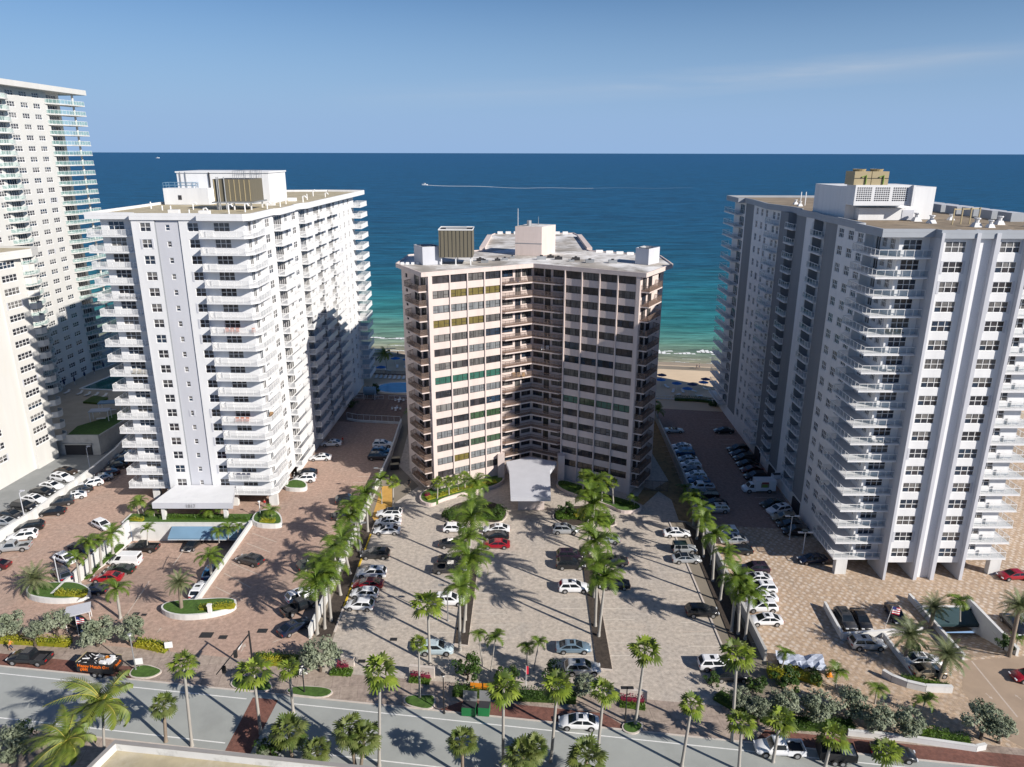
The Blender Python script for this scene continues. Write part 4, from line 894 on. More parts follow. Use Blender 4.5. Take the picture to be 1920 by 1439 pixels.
link('wall', wl.mesh('wall'), FT); emit(FT, 'window', win)
fb1 = (slab([(-121.9, 204.4), (-120.9, 206.5), (-119.7, 210), (-119.2, 218.5), (-124, 219.5), (-124, 214), (-123.58, 206), (-122, 205.6)], 0, .22, CREAM), railing([(-121.9, 204.6), (-121.0, 206.5), (-119.8, 210), (-119.3, 218.4), (-124, 219.3)], 0, 1.05, 1.2, RAILW, PANELA))
fb2 = (slab([(-121.98, 181.5), (-120.4, 183), (-120.0, 186), (-120.8, 188.2), (-121.98, 188.8)], 0, .22, CREAM), railing([(-121.95, 181.6), (-120.5, 183), (-120.1, 186), (-120.9, 188.1), (-121.95, 188.7)], 0, 1.05, 1.0, RAILW, PANELA))
for f in FL5: bal += [(fb1[0], T(f), [('railing', fb1[1])]), (fb2[0], T(f), [('railing', fb2[1])])]
emit_ranked(FT, 'balcony', bal)
ro = MB(); OUT = [(-161, 164), (-119.6, 164), (-119.4, 220.5), (-161, 224)]; ro.prism(OUT, ZT5-.002, 81.4, CREAM, ROOFT); link('roof', ro.mesh('roof'), FT)
hp = MB(); hp.box(-146, -128, 178, 192, 81.4, 84.5, CREAM)
for k in range(4):
    q = [(-147, 177), (-126.6, 177), (-126.6, 193), (-147, 193)]; hp.face([(*q[k], 84.5), (*q[(k+1) % 4], 84.5), (-137, 185, 88.3)], plain('pale_green_roof', (.45, .55, .46), .7))
link('penthouse', hp.mesh('penthouse'), FT); link('column', MB().tube([(-121, 216, 4.2), (-121, 216, 80)], [.28, .28], CREAM, 8).mesh('column'), FT)

# ================= podium terrace with pool, left =================
POD = root('pool_podium', 'raised concrete pool terrace with a lawn over a garage between the cream buildings', 'terrace')
pm = MB(); PZ = 4.2
pq = [(-100.6, 153), (-92.4, 153), (-91.6, 166), (-88.5, 222), (-124, 222), (-124, 156)]
pm.prism(pq, 0, PZ, WALLG, DECK); pm.box(-100.2, -94.2, 152.9, 153.06, .02, 2.5, DARK)
link('terrace_wall', pm.mesh('terrace_wall'), POD)
par = MB(); par.box(-100.6, -92.4, 153, 153.3, PZ, PZ+.5, WALLG); par.prism([(-92.4, 153.3), (-92.1, 153.3), (-91.3, 166), (-91.6, 166)], PZ, PZ+.5, WALLG); par.prism([(-91.6, 166), (-91.3, 166), (-88.2, 222), (-88.5, 222)], PZ, PZ+.5, WALLG); par.box(-100.5, -94, 152.6, 153, 2.5, 2.75, STEEL); link('parapet', par.mesh('parapet'), POD)
link('lawn', MB().sheet([(-100, 153.5), (-92.6, 153.5), (-91.9, 166), (-91.5, 173), (-95, 172), (-98, 165), (-101, 160)], PZ+.02, GRASS).mesh('lawn'), POD)
WATERG = plain('green_pool_water', (.012, .12, .115), .08, var=.2, scale=.3); WATERB = plain('blue_pool_water', (.01, .20, .42), .08, var=.2, scale=.3)
pl = MB(); q = [at(150, 729.5, PZ), at(214, 732, PZ), at(262, 735, PZ), at(262, 690, PZ), at(212, 704, PZ)]
pl.sheet([tuple(p[:2]) for p in q], PZ+.03, WATERG); link('pool', pl.mesh('pool'), POD)
pc = MB()
for k in range(len(q)): a, c_ = q[k], q[(k+1) % len(q)]; pc.bar(a+V((0, 0, .05)), c_+V((0, 0, .05)), .7, FRAMEW, .12)
link('pool_coping', pc.mesh('pool_coping'), POD)
hb = MB(); hq = [tuple(at(x, y, PZ)[:2]) for x, y in ((156, 757), (176, 745), (203, 749), (185, 759))]; hb.prism(hq, PZ, PZ+.5, LHEDGE); link('hedge_square', hb.mesh('hedge_square'), POD)

# ================= flat roofed building at the bottom =================
NR = root('flat_roof_building', 'corner of a nearby flat roof with white parapet at the bottom edge', 'building')
zb = 9.0; q0, q1, q2 = at(215, 1388, zb+.9), at(120, 1480, zb+.9), at(780, 1446, zb+.9)
dx = (q2-q0).normalized(); dy = V((-dx.y, dx.x, 0)); q0 = V((q0.x, q0.y, 0)); ed = (V((q1.x, q1.y, 0))-q0).normalized()
bq = [q0, q0+ed*40, q0+ed*40+dx*60, q0+dx*60]; bq = [tuple(v[:2]) for v in bq]
m_ = MB(); m_.prism(bq, 0, zb, WALLW, ROOFT); link('wall', m_.mesh('wall'), NR)
m_ = MB(); bq2 = list(bq)
ar = sum(bq2[k][0]*bq2[(k+1) % 4][1]-bq2[(k+1) % 4][0]*bq2[k][1] for k in range(4))
if ar < 0: bq2.reverse()
STW = plain('weathered_white_parapet', (.62, .62, .61), .85, var=.06, scale=.5, dirt=((.22, .22, .2), .6, .55))
parapet(bq2, zb, zb+.86, .35, STW, m_); link('parapet', m_.mesh('parapet'), NR)
m_ = MB(); parapet(bq2, zb+.865, zb+.93, .42, plain('parapet_cap', (.28, .265, .25), .8), m_); link('coping', m_.mesh('coping'), NR)
# ---------------- vehicles ----------------
SPEC = { # L, W, H, belt, hood, tail, cabin base x0 x1 (rear, front), roof x0 x1, wheelbase half, wheel r
 'sedan': (4.85, 1.86, 1.45, .92, .88, .98, -2.12, 1.38, -1.0, .22, 1.42, .35), 'hatchback': (4.3, 1.82, 1.54, .95, .92, 1.0, -2.08, 1.28, -1.45, .25, 1.3, .34),
 'SUV': (4.8, 1.94, 1.70, 1.06, 1.02, 1.1, -2.34, 1.25, -1.85, .25, 1.44, .39), 'pickup truck': (5.5, 1.98, 1.82, 1.08, 1.08, 1.08, -.75, 1.35, -.55, .75, 1.75, .40),
 'van': (5.3, 2.0, 2.15, 1.15, 1.05, 1.1, -2.55, 1.75, -2.5, .95, 1.65, .36), 'convertible': (4.7, 1.84, 1.3, .92, .88, .95, -1.0, .95, -.2, .35, 1.40, .33),
 'jeep': (4.1, 1.9, 1.85, 1.08, 1.08, 1.05, -1.95, .65, -1.9, .35, 1.2, .40), 'box truck': (6.4, 2.1, 2.0, 1.15, 1.1, 1.1, .95, 2.35, 1.0, 1.7, 2.0, .40)}
CARC = {}
def ring(x, hw, zb, zt, sh=.10):
    zm = zb+(zt-zb)*.55
    h = [(hw*.86, zb), (hw*.98, zb+.14), (hw, zm), (hw*.97, zt-sh), (hw*.84, zt)]
    return [(x, y, z) for y, z in h]+[(x, -y, z) for y, z in reversed(h)]
def loft(mb, rings, mat):
    n = len(rings[0])
    for a, b_ in zip(rings, rings[1:]):
        for k in range(n): mb.face([a[k], a[(k+1) % n], b_[(k+1) % n], b_[k]], mat)
    mb.face(list(reversed(rings[0])), mat); mb.face(rings[-1], mat)
    # weld
    seen = {}; nv = []; mp = []
    for p in mb.v:
        k = tuple(round(c, 4) for c in p)
        if k not in seen: seen[k] = len(nv); nv.append(p)
        mp.append(seen[k])
    mb.v = nv; mb.f = [tuple(mp[i] for i in f) for f in mb.f]
def wheelmesh(r):
    key = ('wheel', r)
    if key not in CARC:
        mb = MB(); mb.tube([(0, -.11, 0), (0, .11, 0)], [r, r], TYRE, 16); mb.tube([(0, -.125, 0), (0, .125, 0)], [r*.62, r*.62], RIM, 10); CARC[key] = mb.mesh('wheel')
    return CARC[key]
def carparts(kind, colour, top=None):
    key = (kind, colour, top)
    if key in CARC: return CARC[key]
    L, W, Hh, belt, hood, tail, c0, c1, r0, r1, wb, wr = SPEC[kind]; P = PAINT[colour]; hw = W/2; out = []
    b_ = MB(); f = L/2
    zb = .24 if kind not in ('jeep', 'pickup truck') else .34
    st = [ring(-f, hw*.80, zb+.2, tail-.18), ring(-f+.10, hw*.93, zb, tail-.03), ring(-f+.5, hw, zb, tail), ring(c0+.2, hw, zb, max(tail, belt)), ring(c1-.1, hw, zb, belt), ring(c1+.35, hw*.99, zb, hood), ring(f-.55, hw*.97, zb, hood-.08), ring(f-.2, hw*.89, zb, hood-.2), ring(f-.03, hw*.70, zb+.06, hood-.34)]
    for x in (-wb, wb):
        for y in (-hw-.004, hw+.004):
            a_ = [(x+wr*1.2*math.cos(t*PI/8), y, wr+wr*1.2*math.sin(t*PI/8)) for t in range(9)]; b_.face(a_ if y < 0 else a_[::-1], TYRE)
    arch = (b_.v, b_.f, b_.m, b_.mats); b_ = MB()
    if kind == 'pickup truck':
        st = [ring(c0+.05, hw, zb, belt)]+st[4:]
    if kind == 'box truck': st = [ring(c0-.3, hw*.9, zb, belt)]+st[4:]
    st = [s for k, s in enumerate(st) if k == 0 or s[0][0] > st[k-1][0][0]]
    loft(b_, st, P); am = MB(); am.v, am.f, am.m, am.mats = arch; b_.add(am, Matrix.Identity(4)); out.append(('body', b_.mesh('body', True), None))
    cm = MB(); top_ = PAINT[top] if top else P; w0, w1 = hw*.93, hw*.74 if kind not in ('van', 'jeep') else hw*.88
    z0, z1 = belt-.04, Hh
    def cr(z, xa, xb, w): return [(xa, -w, z), (xb, -w, z), (xb, w, z), (xa, w, z)]
    if kind != 'convertible':
        lo, hi = cr(z0, c0, c1, w0), cr(z1-.06, r0, r1, w1); tp = cr(z1, r0+.14, r1-.14, w1-.12)
        for a, c in ((lo, hi), (hi, tp)):
            for k in range(4): cm.face([a[k], a[(k+1) % 4], c[(k+1) % 4], c[k]], top_ if a is hi else P)
        cm.face(tp, top_); out.append(('cabin', cm.mesh('cabin'), None))
        def pane(q0, q1, q2, q3, i0, i1, j0=.14, j1=.9, o=.012):
            q = [V(p) for p in (q0, q1, q2, q3)]; nrm = (q[1]-q[0]).cross(q[3]-q[0]).normalized()*o
            P_ = lambda s, t: tuple((q[0].lerp(q[1], s)).lerp(q[3].lerp(q[2], s), t)+nrm)
            return MB().face([P_(i0, j0), P_(i1, j0), P_(i1, j1), P_(i0, j1)], CARG)
        gl = [('windscreen', pane(lo[1], lo[2], hi[2], hi[1], .07, .93)), ('rear_window', pane(lo[3], lo[0], hi[0], hi[3], .09, .91))]
        for nm, (a, c) in (('side_window', (0, 1)), ('side_window', (2, 3))):
            q = (lo[a], lo[c], hi[c], hi[a])
            if kind == 'van': p = pane(*q, *((.74, .95) if a == 0 else (.05, .26)))
            elif kind in ('pickup truck', 'box truck'): p = pane(*q, .1, .9)
            else:
                p = pane(*q, .07, .48); p.add(pane(*q, .52, .93), Matrix())
            gl.append((nm, p))
        if kind == 'van': gl[1] = ('rear_window', pane(lo[3], lo[0], hi[0], hi[3], .08, .92, .35, .9))
        if kind in ('SUV', 'sedan') and (len(colour) % 2 == 0 or colour == 'white'):
            gl.append(('sunroof', MB().box((r0+r1)/2-.1, (r0+r1)/2+.45, -.38, .38, z1, z1+.012, CARG)))
        for nm, m_ in gl: out.append((nm, m_.mesh(nm), None))
    else:
        it = MB(); it.box(-1.2, .7, -.68, .68, belt+.005, belt+.02, DARK)
        for y in (-.36, .36):
            for x in (-.9, 0): it.box(x-.25, x+.25, y-.26, y+.26, belt+.02, belt+.12, TANM); it.box(x-.33, x-.2, y-.26, y+.26, belt+.02, belt+.38, TANM)
        out.append(('interior', it.mesh('interior'), None))
        out.append(('windscreen', MB().face([(.95, -.75, belt), (.95, .75, belt), (.45, .62, Hh), (.45, -.62, Hh)], CARG).mesh('windscreen'), None))
    if kind == 'pickup truck':
        bd = MB(); x0, x1 = -f, c0+.05
        bd.box(x0, x1, -hw, -hw+.1, .42, belt, P); bd.box(x0, x1, hw-.1, hw, .42, belt, P); bd.box(x0, x0+.1, -hw+.1, hw-.1, .42, belt, P); bd.box(x0+.1, x1, -hw+.1, hw-.1, .55, .62, DARK); bd.box(x1-.08, x1, -hw+.1, hw-.1, .62, belt, P); bd.box(x0, x1, -hw*.9, hw*.9, .36, .42, DARK)
        out.append(('bed', bd.mesh('bed'), None))
    if kind == 'jeep':
        sw = MB().tube([(-f-.22, 0, .95), (-f+.0, 0, .95)], [.36, .36], TYRE, 14); out.append(('spare_wheel', sw.mesh('spare_wheel'), None))
    if kind == 'box truck':
        bx = MB().box(-f, c0-.05, -1.05, 1.05, .55, 2.75, P); out.append(('cargo_box', bx.mesh('cargo_box'), None))
        pc_ = MB()
        pc_.box(-.2, -2.2+.4, 1.052, 1.06, 1.3, 2.2, PAINT['tan']); pc_.box(-1.5, -.5, 1.062, 1.066, 1.35, 1.9, LSHAFT); pc_.box(-1.7, -.3, 1.063, 1.068, 2.2, 2.45, PAINT['red'])
        p2 = MB(); p2.add(pc_, Matrix.Identity(4)); p2.add(pc_, Matrix.Rotation(PI, 4, 'Z') @ Matrix.Translation((2.0, 0, 0))); out.append(('side_picture', p2.mesh('side_picture'), None))
    for y in (-hw*.66, hw*.66):
        h = MB().box(f-.16, f-.02, y-.2, y+.2, hood-.38, hood-.25, LAMPW); out.append(('headlight', h.mesh('headlight'), None))
        t = MB().box(-f-.01, -f+.10, y-.18, y+.18, tail-.36, tail-.16, LAMPR); out.append(('taillight', t.mesh('taillight'), None))
    wm = wheelmesh(wr)
    for x in (-wb, wb):
        for y in (-hw+.08, hw-.08): out.append(('wheel', wm, (x, y, wr)))
    CARC[key] = out; return out
NCAR = 0
def car(front, rear, kind, colour, label, group=None, top=None, z=0.0, zf=None, name='parked_car'):
    """front / rear: where nose and tail show in the photograph"""
    zz = (zf or (lambda p: z))
    a, c = at(front[0], front[1], z+.55), at(rear[0], rear[1], z+.55)
    if zf:
        for _ in range(4): h = zf((a+c)/2); a, c = at(front[0], front[1], h+.55), at(rear[0], rear[1], h+.55)
    ctr = (a+c)/2; d = a-c; rot = math.atan2(d.y, d.x); h = zf(ctr) if zf else z
    cat = kind if kind in ('van', 'pickup truck', 'SUV', 'jeep', 'convertible') else ('truck' if kind == 'box truck' else 'car')
    r = root(name, label, cat, (ctr.x, ctr.y, h), rot, group)
    for nm, me, loc in carparts(kind, colour, top): link(nm, me, r, loc)
    return r
def row(desc, end, cars, z=0.0, zf=None, dx=52, dirn=1):
    """cars: (x, y, kind, colour[, half length px, dy]) nose at x+dirn*h"""
    for k, c in enumerate(cars):
        x, y, kind, colour = c[:4]; h = c[4] if len(c) > 4 else dx/2; dy = c[5] if len(c) > 5 else 0; top = c[6] if len(c) > 6 else None
        lab = '%s %s, %s from the %s %s' % (colour, kind, ORD[k], end, desc)
        car((x+dirn*h, y+dy), (x-dirn*h, y-dy), kind, colour, lab, 'cars '+desc, top, z, zf)
S, U, P_, HB = 'sedan', 'SUV', 'pickup truck', 'hatchback'
row('in the grey lot against the divider wall', 'street', [(11, 979, S, 'silver', 21, 2), (21, 965, S, 'charcoal', 21, 3), (45, 950, U, 'black', 22, 3), (64, 936, S, 'white', 22, 3), (80, 922, S, 'black', 22, 3), (97, 911, S, 'white', 22, 3), (117, 897, U, 'white', 22, 3), (125, 884, S, 'dark brown', 23, 2)], dirn=1)
row('along the divider wall on red paving', 'street', [(-10, 1060, S, 'dark red', 24, 0), (24, 1027, P_, 'silver', 29, 3), (42, 1006, U, 'white', 23, 3), (55, 989, U, 'black', 23, 3), (97, 960, S, 'black', 24, 2), (113, 943, U, 'charcoal', 24, 4), (137, 931, S, 'white', 21, 4), (149, 920, S, 'black', 22, 5), (169, 908, U, 'white', 22, 5), (188, 897, S, 'silver', 20, 4), (201, 888, S, 'dark red', 20, 4), (217, 875, S, 'black', 20, 4), (226, 865, U, 'grey', 20, 3), (236, 853, S, 'steel blue', 20, 3)], dirn=-1)
car((208, 992), (175, 977), HB, 'white', 'white hatchback alone on the red paving above the ramp wall')
car((142, 1055), (104, 1041), HB, 'white', 'white hatchback half hidden by palms beside the ramp wall')
car((175, 1035), (128, 1022), S, 'navy', 'dark blue sedan half hidden behind the palms of the ramp wall')
car((108, 1064), (127, 1090), U, 'navy', 'dark blue SUV nose up against the ramp wall behind the date palm')
car((160, 1178), (135, 1160), S, 'dark green', 'dark green sedan behind the silver street trees')
rzl = lambda p: rz(p.y, 96, 114, 3.2)
car((234, 1027), (302, 1028), P_, 'black', 'black pickup truck down in the garage ramp beside the hedge', zf=rzl)
car((204, 1052), (268, 1053), 'van', 'white', 'white panel van parked in the sunken ramp', zf=rzl, name='panel_van')
car((200, 1068), (250, 1069), S, 'dark green', 'dark green sedan next to the white van in the ramp', zf=rzl)
car((166, 1084), (236, 1082), S, 'red', 'red sedan behind a palm in the sunken ramp', zf=rzl)
car((152, 1107), (192, 1106), S, 'navy', 'dark blue sedan lowest in the sunken ramp by the oval planter', zf=rzl)
car((352, 1030), (374, 1012), S, 'black', 'black sedan in the garage mouth under the blue awning', zf=rzl)
car((400, 1060), (388, 1085), S, 'blue', 'blue sedan in the ramp along its right hand white wall', zf=rzl)
car((385, 1092), (365, 1122), U, 'white', 'white SUV behind the large date palm in the ramp', zf=rzl)
car((602, 832), (641, 831), S, 'white', 'white sedan in the shade of the left tower, highest by its side wall')
car((579, 859), (623, 858), S, 'white', 'white sedan in sun at the edge of the left tower shadow')
car((551, 889), (596, 885), S, 'black', 'black sedan with red tail lights beside the left tower foot')
car((549, 899), (592, 898), U, 'white', 'white SUV beside the left tower foot above the long planter')
row('in the shade against the pink building driveway wall', 'street', [(710, 857, U, 'charcoal', 20), (716, 847, U, 'blue', 20), (718, 834, U, 'white', 20)])
row('under the royal palms on red paving', 'street', [(552, 1176, S, 'navy', 27, -14), (562, 1138, P_, 'black', 28, -12), (565, 1117, U, 'white', 26, -10), (585, 1059, U, 'dark green', 25, -8), (645, 966, S, 'black', 22, -4), (652, 938, U, 'black', 22, -3)])
car((447, 1045), (491, 1057), U, 'charcoal', 'charcoal SUV between faded lines on the red paving')
row('along the yellow kerb', 'street', [(675, 1135, HB, 'white', 26, -1), (684, 1113, HB, 'white', 26, -1), (690, 1095, S, 'red', 27), (697, 1075, U, 'white', 28), (704, 1040, U, 'charcoal', 24), (726, 995, S, 'white', 25), (728, 979, S, 'white', 25), (730, 964, U, 'white', 25, 0, 'black')], dirn=-1)
row('at the left side of the left mulch strip', 'street', [(818, 1217, U, 'pale blue', 29), (843, 1126, U, 'white', 25), (844, 1067, P_, 'charcoal', 27), (848, 1050, S, 'black', 24), (849, 1020, S, 'charcoal', 24), (853, 991, HB, 'white', 20)])
row('at the right side of the left mulch strip', 'street', [(930, 1021, S, 'red', 23), (929, 1005, S, 'black', 24), (931, 992, S, 'white', 24)], dirn=-1)
row('at the left side of the right mulch strip', 'street', [(1092, 1254, U, 'silver', 26), (1075, 1214, S, 'steel blue', 33), (1076, 1102, U, 'white', 28), (1070, 1059, U, 'black', 27), (1070, 1042, U, 'purple', 25), (1060, 994, U, 'silver', 24)])
row('at the right side of the right mulch strip', 'street', [(1152, 1096, S, 'black', 24), (1150, 1053, S, 'charcoal', 23), (1137, 1012, S, 'silver', 23)], dirn=-1)
row('at the right kerb of the pale lot', 'street', [(1370, 1266, S, 'black', 30), (1343, 1246, U, 'white', 32), (1316, 1147, U, 'black', 28), (1287, 1048, S, 'silver', 28, 0, 'black'), (1283, 1030, 'jeep', 'silver', 22, 0, 'dark green'), (1269, 1000, S, 'white', 27)])
row('along the grey wall of the tan lot', 'street', [(1435, 1163, S, 'white', 30), (1427, 1138, U, 'white', 27), (1428, 1121, S, 'white', 26), (1427, 1104, U, 'white', 26), (1418, 1085, S, 'white', 25), (1414, 1067, U, 'purple', 25), (1384, 1032, S, 'black', 23), (1376, 1013, S, 'silver', 23), (1359, 998, U, 'white', 24), (1343, 955, U, 'silver', 23), (1340, 944, S, 'black', 23), (1325, 928, U, 'black', 23), (1313, 914, P_, 'white', 24), (1309, 902, S, 'blue', 22), (1303, 893, U, 'white', 22), (1298, 884, S, 'navy', 21), (1294, 873, U, 'white', 21), (1288, 862, S, 'silver', 21), (1282, 849, U, 'blue', 20), (1277, 838, S, 'white', 20)], dirn=-1)
car((1284, 807), (1243, 807), 'convertible', 'pale blue', 'pale convertible with open top alone at the far end of the tan lot')
row('beside the shaded wall of the grey banded tower', 'street', [(1492, 997, U, 'black', 26, -1), (1482, 984, S, 'black', 25, -1), (1471, 972, U, 'tan', 24, -1), (1460, 957, U, 'white', 25, 4), (1448, 945, S, 'dark green', 22, 3), (1416, 894, U, 'black', 22, 1), (1409, 881, S, 'dark red', 21, 1), (1401, 870, S, 'black', 21, 1), (1395, 860, U, 'black', 20, 1), (1388, 851, S, 'navy', 20, 1), (1383, 843, U, 'black', 20, 1), (1357, 808, S, 'black', 19)], dirn=-1)
car((1393, 917), (1449, 917), 'box truck', 'white', 'white box truck with a fruit picture beside the shaded tower wall', name='box_truck')
car((1498, 1050), (1549, 1048), S, 'navy', 'dark blue sedan at the near corner of the grey banded tower')
row('nose down behind the low white court wall', 'left', [(1585, 1163, U, 'charcoal', 12, 18), (1615, 1162, S, 'black', 13, 20), (1679, 1152, S, 'navy', 11, 18)])
car((1655, 1208), (1597, 1207), U, 'silver', 'silver SUV below the corner of the low white court wall')
car((1757, 1238), (1703, 1238), S, 'white', 'white sedan under the date palms beside the right ramp')
car((1775, 1258), (1712, 1259), S, 'tan', 'tan sedan behind the curved white planter wall')
car((1925, 1196), (1880, 1150), S, 'black', 'black sedan behind the palm at the right edge', 'cars at the right edge')
car((1955, 1198), (1905, 1148), S, 'white', 'white sedan cut by the right edge beyond the date palm', 'cars at the right edge')
car((1871, 1080), (1930, 1078), S, 'red', 'red sedan near the grey banded tower at the right edge')
car((1905, 1268), (1960, 1268), S, 'red', 'red car nose cut by the right edge on the ramp road')
car((1412, 1402), (1510, 1405), P_, 'white', 'white pickup truck parked at the street kerb', name='pickup_truck')
car((1712, 1417), (1638, 1405), S, 'black', 'black sedan at the kerb behind a fan palm')
car((1048, 1353), (1123, 1356), S, 'white', 'white sedan parked on the red brick kerb strip')
car((6, 1232), (106, 1237), P_, 'black', 'black pickup truck with open tailgate at the left kerb', name='pickup_truck')
# trailer full of junk
tc_, tr_ = at(134, 1254, .9), at(222, 1262, .9); d = tr_-tc_; rot = math.atan2(d.y, d.x)
r = root('dump_trailer', 'black dump trailer with orange lettering heaped with junk', 'trailer', ((tc_.x+tr_.x)/2+.2, (tc_.y+tr_.y)/2+.9, 0), rot)
m_ = MB(); l2, w2 = 2.5, 1.05
for a in ((-l2, l2, -w2, -w2+.06), (-l2, l2, w2-.06, w2), (-l2, -l2+.06, -w2+.06, w2-.06), (l2-.06, l2, -w2+.06, w2-.06)): m_.box(a[0], a[1], a[2], a[3], .7, 2.1, BLACKM)
m_.box(-l2+.06, l2-.06, -w2+.06, w2-.06, .62, .7, BLACKM); m_.bar((-l2, 0, .6), (-l2-1.3, 0, .5), .12, BLACKM)
link('hopper', m_.mesh('hopper'), r)
m_ = MB()
for a in ((-l2-.02, -l2+.1, -w2, w2), (l2-.7, l2+.02, w2-.08, w2+.02)): m_.box(a[0], a[1], a[2], a[3], 2.1, 2.16, TANM)
link('rim_board', m_.mesh('rim_board'), r)
ORG = plain('orange_lettering', (.75, .16, .01), .5); ORG2 = plain('orange_plastic', (.72, .25, .02), .5)
lettering('Happy Match Gas', .62, ORG, r, (-.1, -w2-.02, 1.42), (PI/2, 0, 0)); lettering('(305)', .5, ORG, r, (-1.5, -w2-.02, .9), (PI/2, 0, 0)); lettering('Match', .6, ORG, r, (l2+.02, 0, 1.3), (PI/2, 0, PI/2))
jk = MB(); rr = random.Random(4)
for k in range(46):
    x, y = rr.uniform(-2.3, 2.2), rr.uniform(-.85, .85); a = V((x, y, 1.75+rr.uniform(0, .3))); c = a+V((rr.uniform(-.9, .9), rr.uniform(-.5, .5), rr.uniform(-.1, .3)))
    c.x = max(-2.4, min(2.4, c.x)); c.y = max(-.95, min(.95, c.y)); jk.bar(a, c, rr.choice((.06, .1)), rr.choice((FRAMEW, STEEL, BLACKM, FRAMEW)))
for x, y, s, mt in ((.6, -.1, .4, PAINT['tan']), (1.1, .3, .35, ORG2), (1.7, -.2, .5, FRAMEW), (.9, -.5, .35, FRAMEW), (1.5, .5, .35, FRAMEW), (.1, .4, .3, STEEL)): jk.box(x-s, x+s, y-s*.7, y+s*.7, 1.4, 2.2, mt)
jk.box(-2.4, 2.4, -.95, .95, 1.2, 1.6, BLACKM); link('junk', jk.mesh('junk'), r)
for x in (-.05, .75):
    for y in (-w2-.02, w2+.02): link('wheel', wheelmesh(.37), r, (x, y, .37))
# black utility trailer at the right
p = at(1568, 1412, .8); r = root('utility_trailer', 'black open utility trailer behind the white pickup', 'trailer', (p.x, p.y, 0), -.13)
m_ = MB(); m_.box(-2, 2, -1, 1, .55, .65, BLACKM); m_.box(-2, 2, -1, -.94, .65, 1.5, BLACKM); m_.box(-2, 2, .94, 1, .65, 1.5, BLACKM); m_.box(-2, -1.94, -.94, .94, .65, 2.3, BLACKM); m_.box(1.94, 2, -.94, .94, .65, 1.5, BLACKM); m_.box(.4, 1.9, -.9, .9, .65, 1.4, STEEL); link('bed', m_.mesh('bed'), r)
for x in (-.4, .45):
    for y in (-1.12, 1.12): link('wheel', wheelmesh(.37), r, (x, y, .37))
# ---------------- palms ----------------
def frond_pinnate(mb, rr, az, el, L, droop, leaf, width, mat, K=13, rib=None, twist=0, wind=None, vee=.35):
    """rachis arcs out and down; paired leaflets along it"""
    d = V((math.cos(az), math.sin(az), 0)); side = V((-d.y, d.x, 0)); p = V((0, 0, 0)); e = el; st = L/K; prev = p
    for k in range(K):
        t = (k+.5)/K; dirv = d*math.cos(e)+V((0, 0, math.sin(e)))
        q = p+dirv*st
        if wind is not None: q += wind*(t*t*st*1.3)
        e -= droop/K*(.5+1.3*t)
        up = side.cross(dirv).normalized()*-1 if False else dirv.cross(side)*-1
        ll = leaf*math.sin(PI*min(1, .22+.80*t))**.7*rr.uniform(.85, 1.15)
        if k > 0 or True:
            for s in (-1, 1):
                tip = q+side*s*ll*.86+dirv*ll*.45-V((0, 0, ll*(.30+.25*rr.random())))+V((0, 0, vee*ll))
                if wind is not None: tip += wind*ll*.7
                b0 = p.lerp(q, .1); b1 = b0+dirv*min(width*1.6, st*1.02)
                mb.face([b0, b1, tip+dirv*width*.25, tip-dirv*width*.15], mat)
        if rib: mb.bar(p, q, .05*(1.15-t), rib)
        p = q
def frond_fan(mb, rr, az, el, pet, R, mat, nseg=9, droop=.5):
    d = V((math.cos(az), math.sin(az), 0)); side = V((-d.y, d.x, 0)); dirv = d*math.cos(el)+V((0, 0, math.sin(el))); up = side.cross(dirv)
    if up.z < 0: up = -up
    h = dirv*pet; mb.bar((0, 0, 0), h, .04, mat)
    for k in range(nseg):
        a = (k-(nseg-1)/2)/(nseg-1)*2.2; da = 1.12/(nseg-1)
        def tipf(a_, r): return h+(dirv*math.cos(a_)+side*math.sin(a_))*r-V((0, 0, droop*r*(.25+.35*abs(a_)/1.2)))+up*.06
        r = R*(1-.16*abs(a))*rr.uniform(.88, 1.08)
        m1, m2 = tipf(a-da, r*.62), tipf(a+da, r*.62)
        mb.face([h, m1, tipf(a-.04, r)-V((0, 0, r*.10)), tipf(a+.04, r)-V((0, 0, r*.10)), m2], mat)
CROWN = {}
